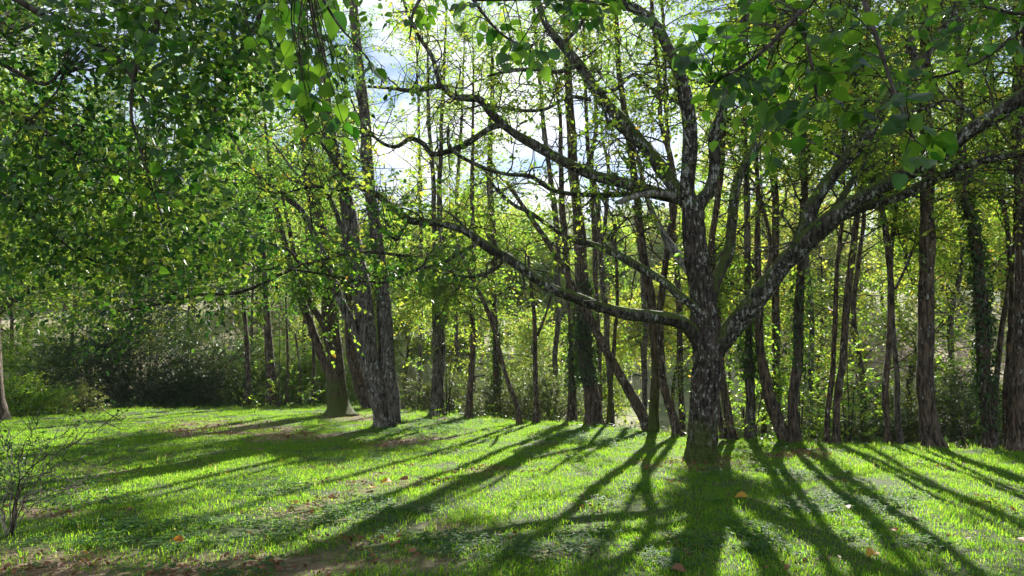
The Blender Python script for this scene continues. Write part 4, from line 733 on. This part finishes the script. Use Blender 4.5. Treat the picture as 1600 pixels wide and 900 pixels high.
# hillside trees beyond the valley
protos = []
for k in range(4):
    g = Geo(); n = 620; u = rdir(n, .1); rr = (.3 + .7 * rs.rand(n) ** .5) * (1 + .3 * vnoise(u * 2 + k * 9)); Pp = u * np.array([3.2, 3.2, 3.6]) * rr[:, None] + np.array([0, 0, 5.2])
    sprays(g, Pp, norm(u + .6 * rs.randn(n, 3)), .6 + .6 * rs.rand(n), 10, .30, LT4, (.1, .9), twig=0)
    g2 = Geo(); zs = np.linspace(0, 7, 8); tube(g2, np.stack([.2 * np.sin(zs + k), .2 * np.cos(zs * .7), zs], -1), np.linspace(.22, .05, 8), 7)
    protos.append((g2.mesh('trunk', [M['grey_bark']], True), g.mesh('crown', [M['far_leaf'], M['twig']])))
for k in range(120):
    Y = 48 + 110 * (k / 120) ** 1.1 + 5 * rs.rand(); x = rs.uniform(-120, 1720)
    if 1360 < x < 1580 and Y < 66: continue
    if 930 < x < 1130 and Y < 52: continue
    X = (x - 800) / F * Y; s_ = .75 + .6 * rs.rand()
    root = thing('hillside_tree', 'distant tree on the hillside across the valley', 'tree', (X, Y, G(X, Y) - .1), 'trees on the far hillside')
    root.scale = (s_, s_, s_ * (.85 + .3 * rs.rand())); root.rotation_euler = (0, 0, rs.rand() * 6.28)
    for nm, me in zip(('trunk', 'crown'), protos[k % 4]): link(nm, me, root)
# ---------------------------------------------------------------- fence post
for x, y0, y1, w_, Y, lab in [(1063.5, 674, 632, 4.6, 16.9, 'weathered wooden fence post standing between the leaning trunk and the large tree'), (1161, 672, 640, 3.5, 18.5, 'second wooden post half hidden left of the straight leafy trunk')]:
    a = unp(x, y0, Y); b = unp(x, y1, Y); a[2] = G(a[0], a[1]) - .1; hw = w_ * Y / F / 2; g = Geo(); z0, z1 = 0, b[2] - a[2]
    V = []
    for z, q in ((z0, 1), (z1 * .5, .97), (z1 - .03, .95), (z1, .7)):
        for j in range(8): an = j * math.pi / 4 + .3; V.append((hw * q * math.cos(an) * 1.05 + .01 * z, hw * q * math.sin(an), z + (.02 * math.cos(an) if z == z1 else 0)))
    q = [[r_ * 8 + j, r_ * 8 + (j + 1) % 8, r_ * 8 + 8 + (j + 1) % 8, r_ * 8 + 8 + j] for r_ in range(3) for j in range(8)]; g.add(V, q); g.add([V[24 + j] for j in range(8)], [[0, 1, 2, 3], [0, 3, 4, 7], [4, 5, 6, 7]])
    ob = link('fence_post', g.mesh('fence_post', [M['post']]), None, tuple(a)); ob['label'] = lab; ob['category'] = 'fence post'
# ---------------------------------------------------------------- bare twiggy shrub at lower left
b = ground_at(18, 838); b[2] -= .03; YB = b[1]
root = thing('twiggy_shrub', 'sparse twiggy shrub with few small leaves at the lower left of the lawn', 'shrub', b); PP = []; DD = []
for pts in [[(15, 838), (25, 800), (48, 768), (75, 725), (120, 690), (180, 672)], [(15, 838), (35, 790), (60, 750), (85, 728), (130, 720), (165, 732)], [(10, 838), (5, 790), (20, 740), (15, 690), (30, 655)], [(18, 838), (22, 790), (35, 745), (70, 715), (120, 690), (160, 665), (198, 655)],
        [(10, 838), (-10, 780), (-5, 730), (-20, 680)], [(20, 830), (40, 775), (90, 768), (140, 758)], [(18, 838), (28, 780), (30, 720), (50, 680), (60, 650)], [(12, 835), (0, 800), (-25, 770), (-40, 720)], [(20, 830), (50, 790), (80, 770), (115, 772)], [(15, 835), (30, 770), (70, 700), (110, 670), (140, 655)], [(14, 838), (18, 760), (8, 700), (-10, 650)], [(20, 835), (32, 760), (75, 740), (110, 748), (150, 745)]]:
    g = Geo(); pale = rs.rand() < .6; dz_ = .5 * rs.randn(); C = np.array([unp(x, y, YB + dz_ * k / 5) for k, (x, y) in enumerate(pts)]) - b
    c = spline(C, 24) + .02 * rs.randn(24, 3) * np.linspace(0, 1, 24)[:, None]; tube(g, c, np.linspace(.007, .0025, 24), 6)
    for j in range(11):
        i0 = rs.randint(5, 23); d = norm(norm(c[-1] - c[0]) + .75 * rs.randn(3)); ln = .12 + .3 * rs.rand(); e = c[i0] + d * ln; m_ = (c[i0] + e) / 2 + .03 * rs.randn(3)
        tube(g, spline([c[i0], m_, e], 7), np.linspace(.004, .0018, 7), 4, cap=False); PP += [m_, e]; DD += [d, d]
    link('dead_stem' if pale else 'stem', g.mesh('stem', [M['pale_twig' if pale else 'twig']], True), root)
PP = np.array(PP); DD = np.array(DD); g = Geo(); kk = rs.rand(len(PP)) < .75; sprays(g, PP[kk], DD[kk], .08 + .1 * rs.rand(kk.sum()), 4, .032, LT6, (.1, .5), twig=.0015); link('foliage', g.mesh('foliage', [M['near_stuff'], M['twig']]), root)
# ---------------------------------------------------------------- overhanging branches close to the camera
LM = [leaf_mesh('leaf', [M['near_leaf'], M['twig']], c_, w_, h_, f_, s_, 9, True, tw) for c_, w_, h_, f_, s_, tw in [(.18, .42, .07, .16, .012, .3), (.3, .38, .05, .08, .016, -.25), (.08, .45, .08, .2, .01, .1), (.24, .40, .06, -.05, .014, .5)]]
def in_poly(x, y, poly):
    c = False; j = len(poly) - 1
    for i_ in range(len(poly)):
        a, b_ = poly[i_], poly[j]
        if (a[1] > y) != (b_[1] > y) and x < (b_[0] - a[0]) * (y - a[1]) / (b_[1] - a[1]) + a[0]: c = not c
        j = i_
    return c
def overhang(label, spines, regions, size, nleaf_obj=300, tint=None, per=4, mass=0, bark='twig', mat_='near_stuff'):
    """spines: lists of (px,py,width,Y); regions: (polygon in photo pixels, Y near, Y far, number of twigs)"""
    b = unp(*[spines[0][0][i_] for i_ in (0, 1)], spines[0][0][3]); root = thing('overhanging_branch', label, 'branch', b, 'leafy branches hanging into the view from above'); SP = []
    g = Geo()
    for s_ in spines:
        C = np.array([unp(p_[0], p_[1], p_[3]) for p_ in s_]); R = np.array([p_[2] * p_[3] / F / 2 for p_ in s_]); X = spline(np.c_[C, R], 60); SP.append(X[:, :3]); tube(g, X[:, :3] - b, np.maximum(X[:, 3], .0025), 9, bark=.0006)
    link('stem', g.mesh('stem', [M[bark]], True), root); S = np.concatenate(SP); g = Geo(); items = []
    for poly, Y0, Y1, n in regions:
        x0, x1 = min(p_[0] for p_ in poly), max(p_[0] for p_ in poly); y0, y1 = min(p_[1] for p_ in poly), max(p_[1] for p_ in poly); k = 0; tries = 0
        while k < n and tries < n * 20:
            tries += 1; x, y = rs.uniform(x0, x1), rs.uniform(y0, y1)
            if not in_poly(x, y, poly): continue
            e = unp(x, y, rs.uniform(Y0, Y1))
            if mass and vnoise(e * 1.1 + 5) + .5 * vnoise(e * 2.6) < -.3: k += .4; continue
            k += 1; j = int(np.argmin(np.linalg.norm(S - e, axis=1) + .3 * rs.rand(len(S)))); p0 = S[j]; d = e - p0; ln = np.linalg.norm(d)
            m_ = (p0 + e) / 2 + np.array([0, 0, .1 * ln]) + .06 * ln * rs.randn(3); c = spline([p0, m_, e], 10); tube(g, c - b, np.linspace(.0035, .0014, 10), 4, cap=False)
            td = norm(c[-1] - c[-3]); sd = norm(np.cross(td, [0, 0, 1.]) + 1e-3)
            seg = min(ln, size * per * .55)
            for q in range(per):
                f = 1 - (q / per) * seg / max(ln, 1e-3) * .98; pp = c[int(np.clip(f, 0, 1) * 9)]
                D = norm(td * .6 + sd * (1 if q % 2 else -1) * .8 + np.array([0, 0, -.35]) + .3 * rs.randn(3)) if q else norm(td + np.array([0, 0, -.35]) + .2 * rs.randn(3))
                Nn = norm(np.array([0, 0, 1.]) + .5 * rs.randn(3)); s_ = size * (.6 + .65 * rs.rand()); items.append((pp + D * s_ * .25, D, Nn, s_))
            for q in range(mass):
                pp = e + size * 2.2 * rs.randn(3); items.append((pp, norm(rs.randn(3) + np.array([0, 0, -.4])), norm(np.array([0, 0, 1.]) + .6 * rs.randn(3)), size * (.5 + .6 * rs.rand())))
    tw_ = link('twig', g.mesh('twig', [M['twig']], True), root); tw_['kind'] = 'stuff'
    items.sort(key=lambda it: it[0][1]); proto_leaf = link('leaf', LM[0], root); first = True
    for it in items[:nleaf_obj]:
        o_ = proto_leaf if first else proto_leaf.copy()
        if not first: sc.collection.objects.link(o_); o_.data = LM[rs.randint(4)]
        first = False; orient(o_, it[0] - b, it[1], it[2], it[3])
        mw = o_.matrix_world.copy(); o_.parent = root; o_.matrix_parent_inverse.identity(); o_.matrix_basis = mw
    rest = items[nleaf_obj:]
    if rest:
        g = Geo(); leaves(g, np.array([r_[0] for r_ in rest]) - b, np.array([r_[1] for r_ in rest]), np.array([r_[2] for r_ in rest]), np.array([r_[3] for r_ in rest]), LT6, np.clip(.45 + .5 * vnoise(np.array([r_[0] for r_ in rest]) * 1.7) + .22 * rs.randn(len(rest)), 0, 1))
        o_ = link('leaf_mass', g.mesh('leaf_mass', [M[mat_]]), root); o_['kind'] = 'stuff'
overhang('dark leafy branch with the largest leaves hanging at upper right of centre, with added leaves above the view that shade it', [[(1330, -60, 12, 3.6), (1250, 20, 9, 3.6), (1180, 90, 6, 3.5), (1110, 130, 4, 3.5)], [(1330, -60, 10, 3.6), (1370, 60, 7, 3.3), (1400, 150, 5, 3.1), (1430, 220, 3, 3.0)], [(1250, 20, 6, 3.6), (1270, 110, 5, 3.5), (1280, 190, 3, 3.4)]],
    [([(1060, -20), (1340, -20), (1330, 120), (1300, 190), (1180, 195), (1100, 140), (1050, 60)], 3.0, 4.6, 92), ([(1330, 60), (1420, 130), (1500, 225), (1490, 265), (1400, 275), (1300, 200)], 2.6, 3.3, 10), ([(1050, 150), (1200, 200), (1320, 215), (1300, 260), (1180, 260), (1090, 200)], 3.4, 4.4, 8), ([(980, -420), (1500, -420), (1500, -40), (980, -40)], 4.8, 6.2, 70)], .08, per=4)  # last region: unseen leaves added above the view to shade this branch
overhang('leafy branch with sunlit leaves hanging in the top centre against the sky', [[(700, -60, 8, 4.2), (740, 0, 6, 4.2), (780, 50, 4, 4.1), (830, 80, 3, 4.1)], [(700, -60, 7, 4.2), (650, 10, 5, 4.2), (640, 60, 3, 4.1)], [(740, 0, 5, 4.2), (900, 0, 4, 4.3), (1000, 20, 3, 4.3)]],
    [([(600, -20), (1060, -20), (1040, 25), (900, 45), (880, 110), (760, 100), (680, 75), (610, 45)], 3.7, 4.7, 46)], .08, per=3)
overhang('nearest branch with the few biggest dark leaves at top left of centre', [[(470, -60, 8, 2.4), (500, -10, 6, 2.3), (530, 40, 4, 2.2), (565, 80, 3, 2.2), (600, 130, 2, 2.3)]],
    [([(510, 0), (570, 30), (590, 110), (560, 130), (510, 90)], 2.1, 2.5, 3), ([(420, -20), (520, -20), (560, 150), (540, 240), (480, 190), (410, 80)], 3.2, 4.2, 24)], .08, per=3)
overhang('dense leafy branch filling the top left corner, with added leaves above the view that shade it', [[(-60, -60, 14, 5), (60, 20, 10, 5.2), (180, 90, 7, 5.5), (240, 180, 4, 5.6)], [(250, -60, 12, 5.4), (245, 40, 9, 5.4), (215, 100, 7, 5.3), (205, 175, 5, 5.3), (220, 235, 4, 5.3), (240, 300, 3, 5.3), (255, 345, 2, 5.3)], [(-60, 60, 9, 6), (60, 130, 6, 6), (95, 110, 4, 6), (90, 140, 3, 6), (50, 185, 3, 6)]],
    [([(-60, -20), (420, -20), (430, 120), (340, 160), (300, 330), (180, 330), (-60, 300)], 4.4, 6.8, 330), ([(-60, -20), (160, -20), (120, 120), (-60, 150)], 5.5, 7.5, 60), ([(-60, -20), (440, -20), (440, 90), (-60, 110)], 8, 11, 110), ([(-200, -420), (560, -420), (560, -40), (-200, -40)], 6.5, 9.5, 150)], .078, per=4, mass=15)  # last two regions added as shade: a deep layer and unseen leaves overhead
overhang('leafy branch drooping at the left, in front of the yellow-green trees', [[(-60, 120, 12, 7), (60, 200, 9, 7.4), (160, 260, 6, 7.8), (280, 310, 4, 8.2)], [(-60, 260, 9, 7), (40, 330, 6, 7.5), (130, 400, 4, 8), (230, 430, 3, 8.4)]],
    [([(-60, 120), (160, 180), (330, 260), (420, 380), (330, 440), (120, 450), (-60, 420)], 6.6, 9.5, 340)], .085, per=4, mass=18)
overhang('leafy branch in shade crossing the upper left, right of the corner branch', [[(420, -60, 10, 6.2), (400, 40, 8, 6.4), (350, 120, 6, 6.6), (330, 200, 4, 6.8)], [(420, -60, 8, 6.2), (470, 40, 6, 6.6), (480, 130, 4, 6.9)]],
    [([(280, -20), (560, -20), (520, 120), (480, 200), (400, 190), (330, 230), (260, 150)], 5.8, 7.6, 190)], .085, per=4, mass=14)
overhang('long low branch reaching left over the shaded lawn, lit yellow at its right end', [[(640, 400, 4, 10), (560, 395, 5, 10.2), (470, 415, 5, 10.6), (380, 455, 5, 11), (300, 462, 5, 11.4), (240, 477, 4, 11.8), (165, 490, 3, 12)], [(470, 415, 5, 10.6), (450, 390, 4, 10.4), (420, 380, 3, 10.2)]],
    [([(400, 370), (560, 360), (640, 340), (680, 420), (600, 440), (500, 450), (420, 440)], 9.5, 11, 60), ([(100, 480), (240, 440), (420, 420), (450, 480), (300, 530), (120, 560)], 10.5, 12.5, 110), ([(-20, 400), (200, 420), (420, 380), (440, 450), (240, 500), (100, 520), (-20, 480)], 10, 13, 120), ([(560, 290), (690, 300), (680, 350), (580, 345)], 10, 11.2, 18), ([(540, 390), (760, 388), (770, 440), (540, 455)], 9.6, 11.2, 38)], .085, per=4, mass=5)
overhang('leafy branch with mid-green leaves at the upper right, above the long right limb', [[(1660, -20, 10, 6.5), (1580, 60, 7, 6.6), (1500, 110, 5, 6.8), (1400, 130, 3, 7)], [(1660, -20, 8, 6.5), (1600, 20, 6, 6.3), (1540, 10, 4, 6.2)]],
    [([(1330, 20), (1480, -20), (1660, -20), (1640, 90), (1520, 110), (1420, 150), (1340, 120)], 5.8, 8, 60)], .10, per=4, mass=2)
bpy.context.view_layer.update()
# ---------------------------------------------------------------- the damp backlit air
g = Geo(); x0, x1, y0, y1, z0, z1 = -190, 190, -12, 185, -6, 62
g.add([(x, y, z) for z in (z0, z1) for x, y in ((x0, y0), (x1, y0), (x1, y1), (x0, y1))], [[0, 3, 2, 1], [4, 5, 6, 7], [0, 1, 5, 4], [1, 2, 6, 5], [2, 3, 7, 6], [3, 0, 4, 7]])
m, t, o = mat('thin_haze'); v = t.nodes.new('ShaderNodeVolumePrincipled'); v.inputs['Color'].default_value = (.9, .95, 1, 1); v.inputs['Density'].default_value = .0003; v.inputs['Anisotropy'].default_value = .45
t.links.new(v.outputs[0], o.inputs['Volume']); hz = link('haze', g.mesh('haze', [m])); hz['kind'] = 'stuff'; hz['label'] = 'thin pale haze hanging in the backlit wood'; hz['category'] = 'haze'
